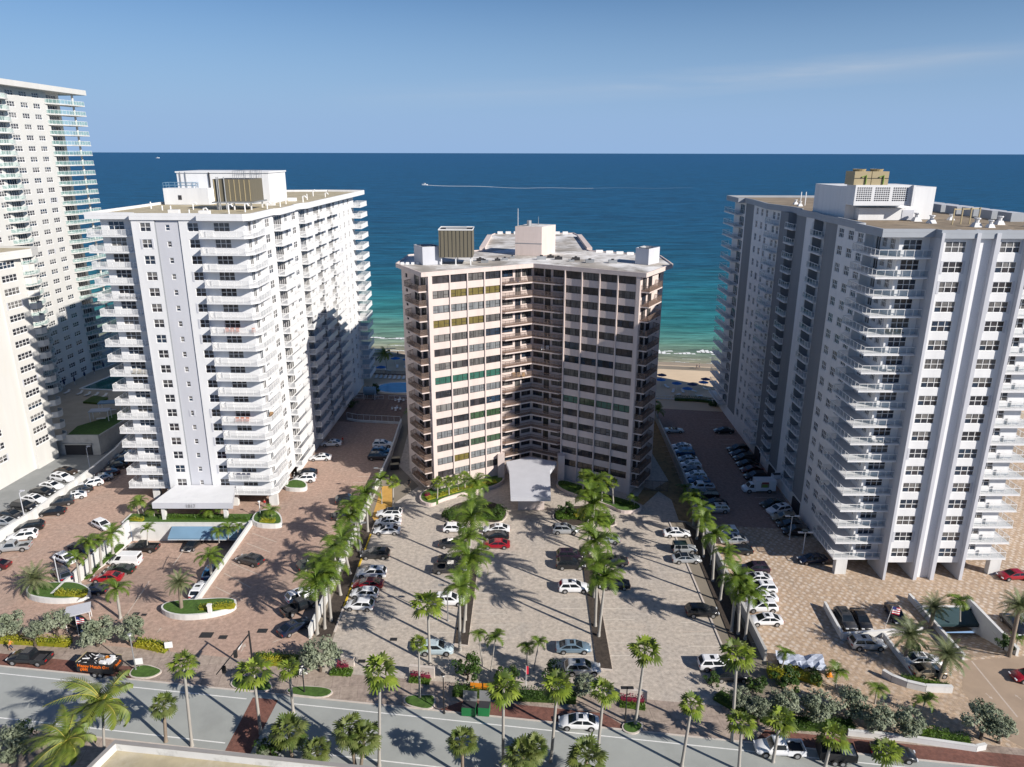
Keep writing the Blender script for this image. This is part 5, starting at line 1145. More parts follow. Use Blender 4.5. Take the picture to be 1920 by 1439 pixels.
def crown(kind, seed):
    key = (kind, seed)
    if key in CROWN: return CROWN[key]
    rr = random.Random(seed*31+len(kind)*7); mb = MB()
    if kind == 'royal':
        mb.tube([(0, 0, -1.5), (0, 0, -.5), (0, 0, .15)], [.19, .17, .08], LSHAFT, 8)
        n = 16
        for k in range(n):
            el = (1.15, .8, .5, .2, -.1)[k % 5]+rr.uniform(-.15, .15); frond_pinnate(mb, rr, k*2.399+rr.uniform(-.2, .2), el, rr.uniform(3.2, 4.1), rr.uniform(1.5, 2.1), .78, .16, LROYAL, 18)
        mb.tube([(0, 0, .1), (0, 0, 1.5)], [.06, .01], LSHAFT, 5)
    elif kind == 'fan':
        for k in range(24):
            u = (k+.5)/24; el = math.asin(1-1.5*u); frond_fan(mb, rr, k*2.399, el+rr.uniform(-.2, .2), rr.uniform(.55, 1.0), rr.uniform(.85, 1.1), LDEAD if el < -.5 and rr.random() < .3 else (LFAN if rr.random() < .6 else LFAND), 7, .75)
    elif kind == 'sabal':
        for k in range(34):
            u = (k+.5)/34; el = math.asin(1-1.65*u); frond_fan(mb, rr, k*2.399, el+rr.uniform(-.2, .2), rr.uniform(.65, 1.1), rr.uniform(.85, 1.15), LSABAL if rr.random() < .6 else LFAND, 9, .6)
    elif kind == 'date':
        for k in range(46):
            u = (k+.5)/46; el = math.asin(1-1.35*u); frond_pinnate(mb, rr, k*2.399, el, rr.uniform(2.5, 3.1), rr.uniform(.7, 1.1), .42, .10, LDATE, 15)
    elif kind == 'coconut':
        wv = V((-.75, .1, -.05))
        for k in range(20):
            el = rr.choice((1.2, .9, .6, .3, 0, -.3)); frond_pinnate(mb, rr, k*2.399, el, rr.uniform(4.2, 5.4), rr.uniform(1.3, 2.0), 1.0, .12, LCOCO, 26, LRIB if k % 2 else None, wind=wv, vee=0)
    else:   # small garden palm
        for k in range(12):
            el = rr.choice((1.1, .8, .4, .1)); frond_pinnate(mb, rr, k*2.399, el, rr.uniform(1.5, 2.0), rr.uniform(1.4, 2.0), .5, .11, LROYAL if kind == 'garden' else LFAND, 11)
        mb.tube([(0, 0, -.6), (0, 0, .1)], [.1, .06], LSHAFT, 6)
    CROWN[key] = mb.mesh('crown'); return CROWN[key]
TRK = {}
def trunkmesh(kind):
    if kind in TRK: return TRK[kind]
    mb = MB(); zs = [0, .03, .08, .2, .4, .6, .8, 1.0]
    prof = {'royal': (1.4, 1.2, .95, .88, .98, .85, .66, .55), 'date': (1.3, 1.15, 1, 1, 1, 1, 1, 1.15)}.get(kind, (1.4, 1.15, 1, .95, .92, .9, .86, .85))
    bend = .0
    mb.tube([(0, 0, z) for z in zs], prof, TRUNKG if kind in ('royal', 'fan', 'garden', 'coconut') else TRUNKB, 10); TRK[kind] = mb.mesh('trunk', True); return TRK[kind]
RAD = {'royal': .215, 'fan': .17, 'sabal': .19, 'date': .27, 'coconut': .17, 'garden': .09}
NPALM = 0
def palm(base, top, kind, label, group=None, s=1.0, z0=0.0, name=None, h=None):
    """base pixel, crown-centre pixel; the trunk leans as far as the two demand"""
    global NPALM
    NPALM += 1
    b_ = at(base[0], base[1], z0); t = atY(top[0], top[1], b_.y)
    hh = h or max(1.0, t.z-z0); dx_ = t.x-b_.x
    dx_ = max(-.16*hh, min(.16*hh, dx_))
    nm = name or {'royal': 'royal_palm', 'fan': 'fan_palm', 'sabal': 'cabbage_palm', 'date': 'date_palm', 'coconut': 'coconut_palm', 'garden': 'garden_palm'}[kind]
    r = root(nm, label, 'palm tree', b_, 0, group); rd_ = RAD[kind]*(s if kind != 'royal' else 1)
    ax = V((dx_, 0, hh)); L = ax.length
    s = s*(1+.16*math.sin(NPALM*2.7))
    tr = link('trunk', trunkmesh(kind), r, (0, 0, 0), (0, math.atan2(dx_, hh), 0), (rd_, rd_, L))
    link('crown', crown(kind, NPALM % 4), r, tuple(ax), (0, 0, NPALM*1.7 if kind != 'coconut' else 0), s)
    return r
def palms(kind, rows_, text, group, s=1.0, **k):
    for i, q in enumerate(rows_): palm(q[:2], q[2:4], kind, text % ORD[i], group, q[4] if len(q) > 4 else s, **k)
palms('royal', [(595, 1190, 592, 1085), (609, 1180, 607, 1078), (621, 1165, 612, 1056), (639, 1117, 625, 1028), (657, 1077, 630, 1010), (672, 1034, 655, 968), (677, 1030, 664, 948), (690, 998, 686, 925)], 'tall royal palm in the strip below the white wall, %s from the street', 'royal palms below the white wall')
palms('royal', [(862, 1220, 862, 1100), (869, 1187, 880, 1046), (872, 1165, 880, 1008), (877, 1110, 884, 968), (880, 1060, 886, 940), (890, 1000, 890, 905)], 'royal palm in the left mulch strip, %s from the street', 'royal palms in the left mulch strip')
palms('royal', [(1122, 1195, 1135, 1082), (1116, 1176, 1120, 1055), (1114, 1122, 1117, 1012), (1105, 1040, 1120, 975), (1104, 1015, 1112, 945), (1100, 1003, 1106, 922), (1112, 985, 1116, 900)], 'royal palm in the right mulch strip, %s from the street', 'royal palms in the right mulch strip', 1.05)
palms('royal', [(1397, 1200, 1406, 1115), (1384, 1190, 1388, 1098), (1371, 1185, 1382, 1080), (1350, 1127, 1362, 1036), (1336, 1090, 1341, 1002), (1319, 1045, 1318, 972), (1306, 1012, 1314, 952), (1300, 985, 1300, 932)], 'royal palm in the strip below the right grey wall, %s from the street', 'royal palms below the grey wall', .85)
palms('fan', [(360, 1399, 344, 1244), (489, 1376, 475, 1259), (550, 1336, 542, 1254), (711, 1437, 712, 1259), (787, 1311, 785, 1206, .8), (943, 1437, 944, 1289), (1033, 1429, 1045, 1286), (1121, 1409, 1132, 1296), (1191, 1359, 1210, 1219), (1278, 1437, 1297, 1321), (1372, 1390, 1382, 1228), (1385, 1445, 1391, 1355), (1449, 1429, 1463, 1351), (1547, 1437, 1562, 1379), (1650, 1455, 1662, 1409)], 'slender street fan palm, %s from the left along the kerb', 'fan palms along the street', 1.08)
palm((806, 1244), (802, 1132), 'fan', 'fan palm with yellowing lower leaves inside the pale lot by the mulch strip', s=1.15)
palms('sabal', [(311, 1391, 307, 1322), (548, 1425, 541, 1371), (600, 1455, 594, 1408), (666, 1437, 655, 1368), (676, 1445, 683, 1382), (867, 1455, 867, 1390), (985, 1470, 980, 1416), (1000, 1462, 1003, 1400), (1098, 1475, 1100, 1418)], 'round headed cabbage palm on the near pavement, %s from the left', 'cabbage palms on the near pavement', 1.05)
palms('garden', [(905, 1249, 897, 1188), (920, 1259, 929, 1196), (987, 1250, 989, 1212), (1000, 1258, 1015, 1205)], 'thin garden palm in the front hedge of the pale lot, %s from the left', 'thin palms in the front hedge', .95)
palms('date', [(66, 1115, 67, 1085), (341, 1150, 336, 1092)], 'broad date palm in a white planter by the ramp, %s from the left', 'date palms by the left ramp')
palms('date', [(1695, 1241, 1707, 1191), (1744, 1179, 1752, 1138), (1759, 1276, 1787, 1228), (1892, 1231, 1912, 1136)], 'large date palm beside the right ramp, %s from the left', 'date palms by the right ramp', 1.0)
palms('royal', [(150, 1095, 143, 1046), (170, 1075, 165, 1016), (190, 1060, 186, 1013), (212, 1038, 208, 1000)], 'yellowish palm along the left white ramp wall, %s from the street', 'palms along the ramp wall', .62)
palm((226, 1160), (218, 1103), 'royal', 'dark leaning palm in front of the sunken ramp mouth', s=.85)
palm((397, 1085), (392, 1044), 'royal', 'palm with yellow fronds at the right wall of the sunken ramp', s=.75)
for q, lb in (((262, 968, 240, 944), 'left'), ((272, 970, 258, 940), 'right')): palm(q[:2], q[2:], 'garden', 'bushy garden palm by the left canopy end, %s of the pair' % lb, 'palms at the left canopy end', 1.15)
for q, lb in (((290, 972, 287, 955), 'left'), ((306, 972, 304, 950), 'right')): palm(q[:2], q[2:], 'garden', 'feathery clump palm before the canopy front, %s of the first pair' % lb, 'clump palms before the canopy', 1.1)
for q, lb in (((396, 974, 394, 955), 'left'), ((412, 974, 414, 950), 'right')): palm(q[:2], q[2:], 'garden', 'feathery clump palm before the canopy front, %s of the second pair' % lb, 'clump palms before the canopy', 1.1)
palm((511, 977), (507, 956), 'garden', 'dark small palm in the planter at the ramp corner', s=1.1)
palm((276, 1022), (277, 992), 'garden', 'rounded palm against the white wall left of the blue awning', s=1.0, z0=-2.0)
for i, q in enumerate(((411, 1018, 409, 996), (428, 1012, 428, 990), (446, 1012, 446, 986))): palm(q[:2], q[2:], 'garden', 'bushy palm right of the blue awning, %s from the left' % ORD[i], 'palms right of the blue awning', 1.0, z0=-1.5)
palm((716, 945), (714, 900), 'garden', 'short palm on the ochre path beside the lamp post', s=1.15)
palm((737, 950), (737, 903), 'fan', 'round fan palm at the right edge of the ochre path', s=1.0)
for i, q in enumerate(((820, 935, 821, 905), (842, 928, 841, 902), (872, 918, 871, 893), (860, 922, 857, 898))): palm(q[:2], q[2:], 'fan' if i < 3 else 'garden', 'palm in the curved planter of the left pink wing, %s planted' % ORD[i], 'palms before the left pink wing', .8, z0=.7)
for i, q in enumerate(((1093, 925, 1095, 890), (1128, 940, 1130, 905), (1150, 945, 1148, 905))): palm(q[:2], q[2:], 'fan', 'palm in the curved planter of the right pink wing, %s from the left' % ORD[i], 'palms before the right pink wing', .95, z0=.6)
palm((1190, 950), (1183, 933), 'garden', 'small palm at the right corner of the pink building', s=.8, z0=.6)
palm((727, 708), (722, 664), 'coconut', 'lone windblown palm on the beach', s=.75)
palm((1230, 790), (1229, 755), 'garden', 'dark palm behind the right pink wing, upper one', 'dark palms behind the right pink wing', 1.3)
palm((1234, 798), (1234, 770), 'garden', 'dark palm behind the right pink wing, lower one', 'dark palms behind the right pink wing', 1.3)
palm((768, 810), (770, 772), 'garden', 'dark palm between the pink building and the terrace fence', s=1.3)
palm((1285, 930), (1283, 914), 'garden', 'low dark palm by the right lot wall beside the gate', s=1.0)
for i, q in enumerate(((1463, 1262, 1474, 1224), (1567, 1290, 1570, 1261), (1640, 1320, 1645, 1290), (1726, 1340, 1735, 1314))): palm(q[:2], q[2:], 'garden', 'garden palm in the front hedge of the tan lot, %s from the left' % ORD[i], 'palms in the tan lot hedge', 1.05)
palm((1800, 1165), (1797, 1125), 'garden', 'bushy palm behind the teal awning of the right ramp', s=1.2)
palm((1905, 1215), (1908, 1198), 'garden', 'low green palm in the bed under the right edge date palm', s=.9)
palm((196, 1420), (192, 1318), 'coconut', 'coconut palm leaning over the road, farther of the two', 'coconut palms at the lower left', .95)
palm((128, 1500), (128, 1388), 'coconut', 'coconut palm cut by the bottom edge, nearer of the two', 'coconut palms at the lower left', .95)

# ---------------- shrubs and trees ----------------
CLUMP = {}
def leafclump(kind, seed, mat, n=520, size=.24, lumps=14, flat=.75):
    key = (kind, seed)
    if key in CLUMP: return CLUMP[key]
    rr = random.Random(seed*17+len(kind)); mb = MB(); cs = []
    for k in range(lumps):
        while True:
            p = V((rr.uniform(-1, 1), rr.uniform(-1, 1), rr.uniform(-.75, 1)))
            if .25 < p.length < 1: break
        cs.append((p*.8, rr.uniform(.15, .34)))
    for k in range(n):
        c, r = rr.choice(cs)
        while True:
            q = V((rr.uniform(-1, 1), rr.uniform(-1, 1), rr.uniform(-1, 1)))
            if 0 < q.length < 1: break
        q = q.normalized()*(.55+.45*rr.random()); p = c+q*r; p.z *= flat
        nrm = (q+V((rr.uniform(-.6, .6), rr.uniform(-.6, .6), rr.uniform(-.2, .9)))).normalized()
        t = nrm.orthogonal().normalized(); t.rotate(Matrix.Rotation(rr.uniform(0, 6.28), 3, nrm)); u = nrm.cross(t); s = size*rr.uniform(.55, 1.1)
        mb.face([p-t*s*.5, p-u*s*.28, p+t*s*.55, p+u*s*.28], mat)
    CLUMP[key] = mb.mesh('crown'); return CLUMP[key]
def limbtrunk(seed):
    key = ('limbs', seed)
    if key in CLUMP: return CLUMP[key]
    rr = random.Random(seed); mb = MB(); mb.tube([(0, 0, 0), (.05, 0, .35), (0, .05, .7)], [.10, .075, .06], BARK, 8)
    for k in range(5):
        a = k*1.257+rr.uniform(-.3, .3); mb.tube([(0, .03, .5), (.3*math.cos(a), .3*math.sin(a), .85), (.62*math.cos(a), .62*math.sin(a), 1.15)], [.05, .035, .012], BARK, 6)
    CLUMP[key] = mb.mesh('trunk'); return CLUMP[key]
NTREE = 0
def tree(px, py, rad, kind, label, mat, group=None, zc=2.2, n=900, size=.17, flat=.8, name='street_tree'):
    """px, py: crown centre in the photograph at height zc"""
    global NTREE
    NTREE += 1
    c = at(px, py, zc); r = root(name, label, 'tree', (c.x, c.y, 0), 0, group)
    link('trunk', limbtrunk(NTREE % 3), r, None, NTREE, (zc*.9, zc*.9, zc*.8)); link('crown', leafclump(kind, NTREE % 3, mat, n, size, 34 if kind == 'silver' else 22, flat), r, (0, 0, zc), NTREE*2.1, rad)
for i, (x, y, rd_) in enumerate(((14, 1168, 2.5), (60, 1182, 1.6), (103, 1165, 2.2), (178, 1182, 2.8), (240, 1180, 2.4))):
    tree(x, y, rd_, 'silver', 'silver leaved street tree above the yellow hedge, %s from the left' % ORD[i], LSILV, 'silver street trees at the left', 2.6, 2600, .15)
tree(598, 1228, 3.1, 'silver', 'large silver leaved tree at the foot of the white wall row', LSILV, None, 2.6, 1500, .19)
for i, (x, y, rd_) in enumerate(((1385, 1305, 1.6), (1425, 1330, 1.7), (1473, 1318, 2.3), (1530, 1322, 2.4), (1597, 1322, 2.5), (1650, 1345, 2.2), (1700, 1352, 2.2))):
    tree(x, y, rd_, 'silver', 'silver leaved tree in the tan lot hedge row, %s from the left' % ORD[i], LSILV, 'silver trees at the right', 2.2, 2600, .15)
tree(1848, 1350, 2.6, 'silver', 'spreading silver leaved tree left of the ramp road', LSILV, None, 2.8, 1500, .19); tree(1880, 1362, 1.9, 'silver', 'smaller silver leaved tree nearest the ramp road', LSILV, None, 2.4, 1500, .19)
tree(1092, 1283, 1.8, 'silver', 'small silver bush beside the fan palms of the pale lot', LSILV, None, 1.6, 1500, .19)
tree(12, 1400, 2.6, 'silver', 'silver grey tree cut by the lower left corner', LSILV, None, 2.4, 1500, .19); tree(40, 1375, 1.8, 'green', 'dark green bush behind the corner silver tree', LGREEN, None, 1.4)
for i, (x, y, rd_) in enumerate(((876, 1252, 2.3), (950, 1262, 1.9), (1042, 1262, 2.1))): tree(x, y, rd_, 'green', 'dense dark green tree in the front hedge, %s from the left' % ORD[i], LGREEN, 'dark green front trees', 2.0, 1500, .17)
tree(1475, 1275, 2.2, 'green', 'green garden shrub mass beside the tarpaulin', LGREEN, None, 1.5, 1500, .17); tree(1420, 1280, 1.6, 'green', 'green garden shrub left of the tarpaulin', LGREEN, None, 1.4)
tree(1535, 1270, 1.5, 'green', 'green shrub right of the tarpaulin', LGREEN, None, 1.3); tree(1335, 1275, 1.3, 'green', 'low spiky shrub at the right street entrance', LSABAL, None, .9)
tree(840, 962, 1.5, 'green', 'round shrub at the left end of the left island', LHEDGE, 'island shrubs', 1.4); tree(938, 958, 1.7, 'green', 'round shrub at the right end of the left island', LHEDGE, 'island shrubs', 1.5)
tree(1062, 955, 1.9, 'green', 'broad leaved shrub at the left end of the right island', LHEDGE, 'island shrubs', 1.5); tree(1090, 965, 1.5, 'croton', 'yellow green shrub in the middle of the right island', LCROT, 'island shrubs', 1.2); tree(1142, 968, 1.2, 'green', 'thin shrub at the right end of the right island', LHEDGE, 'island shrubs', 1.4)
tree(505, 1400, 1.9, 'green', 'dark bush beside the brick crossing at the near kerb', LGREEN, None, 1.2); tree(488, 1418, 1.2, 'silver', 'silver bush beside the brick crossing at the near kerb', LSILV, None, .9, 1500, .19)
tree(1720, 1215, 1.6, 'green', 'dark shrub between the two date palms', LGREEN, None, 1.2); tree(1885, 1205, 1.5, 'green', 'green shrub in the bed beside the right ramp wall', LHEDGE, None, 1.2)
tree(1338, 755, 1.6, 'green', 'dark bush in the far corner of the tan lot', LGREEN, None, 1.0); tree(660, 755, 2.0, 'green', 'dark hedge bush under the left tower balconies', LGREEN, None, 1.4); tree(700, 690+40, 2.2, 'green', 'round dark bush beside the oval pool', LGREEN, None, 1.6)
def hedge(pts, wdt, h, mat, label, group=None, dens=70, size=.22, z0=0.0, name='hedge', cat='hedge'):
    rr = random.Random(len(label)); mb = MB(); P = [at(x, y, z0+h*.6) for x, y in pts]; o = P[0].copy(); o.z = 0
    for a, c in zip(P, P[1:]):
        L = (c-a).length; d = (c-a).normalized(); s = V((-d.y, d.x, 0))
        for k in range(int(L*wdt*dens)+10):
            t = rr.uniform(-.01, 1.01); v = rr.uniform(-.5, .5); zz = rr.choice((h, h, h*rr.random()))*rr.uniform(.82, 1.08)
            p = a+(c-a)*t+s*v*wdt; p.z = z0+zz; p -= o
            nrm = V((rr.uniform(-.8, .8), rr.uniform(-.8, .8), rr.uniform(.1, 1))).normalized(); u = nrm.orthogonal().normalized(); u.rotate(Matrix.Rotation(rr.uniform(0, 6.28), 3, nrm)); w_ = nrm.cross(u); q = size*rr.uniform(.6, 1.2)
            mb.face([p-u*q*.5, p-w_*q*.3, p+u*q*.5, p+w_*q*.3], mat)
        n = s*wdt*.36
        mb.prism([tuple((x-o)[:2]) for x in (a-n, c-n, c+n, a+n)], z0, z0+h*.55, mat, bottom=False)
    return solo(name, mb, label, cat, o, None, group)
hedge([(0, 1196), (75, 1200), (130, 1203)], 1.6, 1.0, LCROT, 'yellow croton hedge under the silver street trees')
hedge([(255, 1204), (285, 1210), (312, 1216)], 1.5, .8, LCROT, 'yellow croton hedge at the end of the red lot entrance')
hedge([(258, 1198), (290, 1203), (318, 1208)], .5, .7, LHEDGE, 'thin green hedge behind the yellow croton at the entrance')
hedge([(476, 1236), (545, 1240)], 1.6, .8, LCROT, 'yellow croton hedge behind the traffic signal mast')
hedge([(478, 1226), (560, 1230)], .8, .8, LHEDGE, 'green hedge behind the yellow croton by the signal mast')
hedge([(620, 1258), (660, 1260)], 1.6, .5, LHEDGE, 'low leafy border at the left entrance of the pale lot'); hedge([(632, 1246), (652, 1248)], .8, 1.0, LRED, 'crimson cordyline clump at the left entrance of the pale lot')
hedge([(768, 1272), (806, 1276)], 1.4, .5, LHEDGE, 'low leafy border right of the lot entrance'); hedge([(770, 1263), (806, 1267)], .6, 1.0, LRED, 'crimson cordyline row right of the lot entrance')
hedge([(1162, 1318), (1210, 1324)], 1.4, .5, LHEDGE, 'low leafy border before the pale number wall'); hedge([(1164, 1307), (1208, 1312)], .6, 1.1, LRED, 'crimson cordyline row before the pale number wall')
hedge([(850, 1292), (960, 1300), (1080, 1306)], 2.2, .9, LGREEN, 'dark low front hedge of the pale lot along the pavement')
hedge([(1345, 1300), (1400, 1330), (1470, 1352), (1600, 1358)], 2.5, .9, LGREEN, 'dark low shrubs under the silver trees at the right'); hedge([(1700, 1362), (1760, 1378), (1820, 1390)], 2.2, .7, LHEDGE, 'long trimmed green hedge behind the low white wall')
hedge([(1440, 1258), (1500, 1262), (1540, 1276)], 2.0, 1.0, LCROT, 'yellow green shrub bed around the tarpaulin')
hedge([(105, 1110), (160, 1113)], 1.4, .7, LCROT, 'yellow croton patch in the left oval planter', z0=.9); hedge([(375, 1138), (440, 1134)], 1.2, .7, LCROT, 'yellow croton patch in the pointed planter', z0=.9)
hedge([(488, 975), (515, 976)], 1.2, .6, LCROT, 'yellow croton patch in the ramp corner planter', z0=.9); hedge([(245, 972), (268, 974)], 1.0, .6, LCROT, 'yellow croton patch at the left end of the long bed', z0=.4)
hedge([(300, 968), (380, 970), (465, 972)], 1.2, .7, LHEDGE, 'clipped green hedge along the top of the ramp wall', z0=.4)
hedge([(158, 1085), (180, 1062), (205, 1040), (228, 1020)], 1.2, .7, LHEDGE, 'green hedge along the foot of the left ramp wall', z0=-1.8)
hedge([(800, 935), (860, 918), (930, 902)], 1.3, .5, LCROT, 'mixed flowering border of the left curved planter', z0=.7); hedge([(797, 928), (806, 926)], 1.0, .7, LRED, 'crimson clump in the left curved planter', z0=.7)
hedge([(1052, 905), (1100, 920), (1190, 950)], 1.3, .5, LHEDGE, 'green border of the right curved planter', z0=.6)
hedge([(838, 966), (880, 960), (945, 966)], 5.0, .8, LHEDGE, 'low green ground cover on the left island'); hedge([(1042, 965), (1090, 965), (1148, 980)], 4.0, .8, LHEDGE, 'low green ground cover on the right island')
hedge([(1265, 746), (1310, 748), (1335, 751)], 1.4, 1.3, LGREEN, 'dark hedge at the sea end of the tan lot'); hedge([(1690, 1268), (1780, 1285)], 1.0, .5, LHEDGE, 'sparse border in the curved white planter')
# ---------------- walls, fences, street furniture ----------------
def wall(pts, h, t, mat, label, z0=0.0, cap=None, name='boundary_wall'):
    o = V((pts[0][0], pts[0][1], 0)); r = root(name, label, 'wall', o); m_ = MB(); cp_ = MB()
    for a, c in zip(pts, pts[1:]):
        a, c = V((a[0], a[1], 0))-o, V((c[0], c[1], 0))-o; d = (c-a).normalized(); n = V((-d.y, d.x, 0))*t/2
        q = [tuple(v[:2]) for v in (a-n, c-n, c+n, a+n)]; m_.prism(q, z0, h, mat)
        n *= 1.25; cp_.prism([tuple(v[:2]) for v in (a-n, c-n, c+n, a+n)], h+.003, h+.09, cap or mat)
    link('panel', m_.mesh('panel'), r); link('coping', cp_.mesh('coping'), r); return r
wall([(-90.2, 108), (-88.3, 122), (-88.0, 142), (-88.5, 152), (-90.5, 164), (-88, 200)], 1.9, .35, WALLW, 'long white divider wall between the red lot and the grey lot')
wall([(-28.2, 87.5), (-27.5, 127), (-27.0, 150), (-27.6, 172)], 1.7, .3, WALLW, 'white wall behind the royal palms between red and pale lots')
wall([(34.0, 83), (34.2, 104), (34.4, 116), (35.0, 126), (35.8, 142), (36.8, 180)], 1.7, .3, WALLG, 'grey wall between the pale lot and the tan lot')
wall([(-69.95, 97), (-69.95, 120.4)], .9, .3, WALLW, 'white wall along the left side of the sunken ramp', z0=-3.3)
wall([(-47.45, 95.5), (-47.45, 120.4)], .9, .3, WALLW, 'white wall along the right side of the sunken ramp', z0=-3.3)
wall([(-69.7, 120.45), (-47.7, 120.45)], .25, .3, WALLW, 'white end wall of the sunken ramp behind the blue awning', z0=-3.3)
wall([(46.9, 95.2), (46.3, 87.6), (58.2, 89.0)], 1.0, .3, WALLW, 'low white L shaped wall of the right parking court')
wall([(60.75, 97.5), (60.75, 83.2)], .9, .3, WALLW, 'white wall along the left side of the right ramp', z0=-2.9)
wall([(69.0, 96.5), (68.6, 84.2)], 1.1, .35, WALLW, 'tall white wall along the right side of the right ramp', z0=-2.9)
wall([(60.7, 95.1), (69.0, 95.1)], .3, .3, WALLW, 'white end wall above the right garage mouth', z0=-2.9)
wall([tuple(at(x, y, .4)[:2]) for x, y in ((1657, 1192), (1676, 1218), (1712, 1262))], .8, .25, WALLW, 'diagonal low white wall between the silver SUV and the white sedan')
cvp = [at(x, y, .45) for x, y in ((1655, 1262), (1672, 1272), (1700, 1283), (1735, 1291), (1785, 1293))]; wall([tuple(p[:2]) for p in cvp], .9, .4, WALLW, 'curved white planter wall beside the ramp road')
wall([tuple(at(x, y, .5)[:2]) for x, y in ((1590, 1372), (1700, 1383), (1830, 1402), (1848, 1398))], .7, .3, WALLW, 'low white wall along the pavement before the trimmed hedge')
wall([tuple(at(x, y, .6)[:2]) for x, y in ((1162, 1303), (1213, 1308))], 1.5, .35, CURB, 'pale number wall at the right entrance of the pale lot')
wall([tuple(at(x, y, .6)[:2]) for x, y in ((768, 1259), (815, 1264))], 1.5, .35, CURB, 'pale number wall right of the left entrance of the pale lot'); wall([tuple(at(x, y, .6)[:2]) for x, y in ((640, 1238), (664, 1242))], 1.2, .35, CURB, 'pale number wall left of the left entrance of the pale lot')
# garage mouths and awnings
aw = root('blue_awning', 'flat blue awning over the sunken garage entrance', 'awning', (-55.6, 120.2, 0)); m_ = MB()
m_.face([(-6.4, -.05, -.15), (-6.4, -2.2, -1.35), (6.4, -2.2, -1.35), (6.4, -.05, -.15)], BLUEP); m_.face([(-6.4, -2.2, -1.35), (-6.4, -2.2, -1.7), (6.4, -2.2, -1.7), (6.4, -2.2, -1.35)], BLUEP)
for s in (-6.4, 6.4): m_.face([(s, -.05, -.15), (s, -2.2, -1.35), (s, -2.2, -1.7), (s, -.05, -1.7)], BLUEP)
link('canvas', m_.mesh('canvas'), aw); m_ = MB(); m_.bar((-6.4, -2.21, -1.7), (6.4, -2.21, -1.7), .08, FRAMEW); link('frame', m_.mesh('frame'), aw)
solo('garage_door', MB().box(-61.5, -50, 120.2, 120.28, -3.2, -1.2, DARK), 'dark panel for the shade in the garage opening under the blue awning', 'garage opening')  # solid dark panel painted as the shade inside the open garage
aw = root('teal_awning', 'dark teal sloping awning over the right garage ramp', 'awning', (64.8, 95, 0)); m_ = MB()
m_.face([(-3.6, 0, .3), (-3.9, -2.6, -.9), (3.9, -2.6, -.9), (3.6, 0, .3)], TEAL); m_.face([(-3.9, -2.6, -.9), (-3.9, -2.6, -1.3), (3.9, -2.6, -1.3), (3.9, -2.6, -.9)], TEAL); m_.face([(3.6, 0, .3), (3.9, -2.6, -.9), (3.9, -2.6, -1.3), (3.6, 0, -1.3)], TEAL); link('canvas', m_.mesh('canvas'), aw)
m_ = MB(); m_.bar((-3.9, -2.61, -1.3), (3.9, -2.61, -1.3), .06, BLACKM); link('frame', m_.mesh('frame'), aw)
solo('garage_door', MB().box(60.95, 68.75, 94.7, 94.85, -3.2, .1, DARK), 'dark panel for the shade in the garage opening under the teal awning', 'garage opening')  # dark panel again stands for the unlit garage interior
def fence(p, q, h, label, mr=RAILW, mp=PANELG, base=.5, z0=0.0, bm_=WALLW):
    o = V((p[0], p[1], z0)); d = V((q[0]-p[0], q[1]-p[1], 0)); r = root('fence', label, 'fence', o)
    n = d.normalized(); s = V((-n.y, n.x, 0))*.15
    if base: link('plinth', MB().prism([tuple(v[:2]) for v in (-s, d-s, d+s, s)], 0, base, bm_).mesh('plinth'), r)
    link('railing', railing([(0, 0), (d.x, d.y)], base, h-base, 1.6, mr, mp).mesh('railing'), r)
fence((-39, 174.5), (-28, 173), 2.0, 'white fence with glass panels at the terrace edge'); fence((-42, 176), (-39, 174.5), 2.0, 'short white fence by the round terrace planter')
fence((-44.5, 193.5), (-35.5, 192.5), 1.1, 'low white pool fence, left section', base=0); fence((-34, 192.3), (-27.8, 191.8), 1.1, 'low white pool fence, right section', base=0)
fence((-43.5, 216.5), (-28, 214.5), 1.4, 'dark railing between pool deck and beach', RAILB, PANELB, .3, bm_=PAVD); fence((37.5, 193.3), (55.5, 191.6), 1.1, 'pale seaside railing at the end of the tan lot', base=.3)
g1, g2 = at(1208, 920), at(1252, 922); fence((g1.x, g1.y), (g2.x, g2.y), 2.2, 'dark iron gate beside the right pink wing', BLACKM, PANELB, 0)
# pool by the beach
pr_ = root('swimming_pool', 'oval blue swimming pool with white rim near the beach', 'pool', (-32.2, 202.9, 0)); ov = oval(0, 0, 6.6, 4.6, 28, 2.3)
link('coping', MB().prism(oval(0, 0, 7.3, 5.2, 28, 2.3), .017, .11, FRAMEW).mesh('coping'), pr_); link('water', MB().sheet(ov, .13, WATERB).mesh('water'), pr_)
solo('pool_canopy', (lambda m_: (m_.tube([(-1.6, 0, 2.3), (1.6, 0, 2.3)], [1.2, 1.2], BLUEP, 12), [m_.bar((x, y, 0), (x, y, 2.4), .12, FRAMEW) for x in (-1.5, 1.5) for y in (-1, 1)], m_)[-1])(MB()), 'blue barrel canopy on white posts by the pool gate', 'canopy', at(694, 748), 0)
for i, (x, y, s, lb) in enumerate(((190, 788, 1, 'white'), (210, 772, 1.2, 'blue'))):
    m_ = MB(); mt = PALE if lb == 'white' else BLUEP; p = at(x, y, PZ)
    m_.box(-2.2*s, 2.2*s, -1.2, 1.2, 2.4, 2.6, mt)
    for a in (-2*s, 2*s):
        for c in (-1.1, 1.1): m_.bar((a, c, 0), (a, c, 2.4), .12, FRAMEW)
    m_.box(-1, 1, -.3, .3, .4, .5, FRAMEW)
    solo('cabana', m_, '%s topped cabana on the terrace lawn' % lb, 'cabana', p, .2)
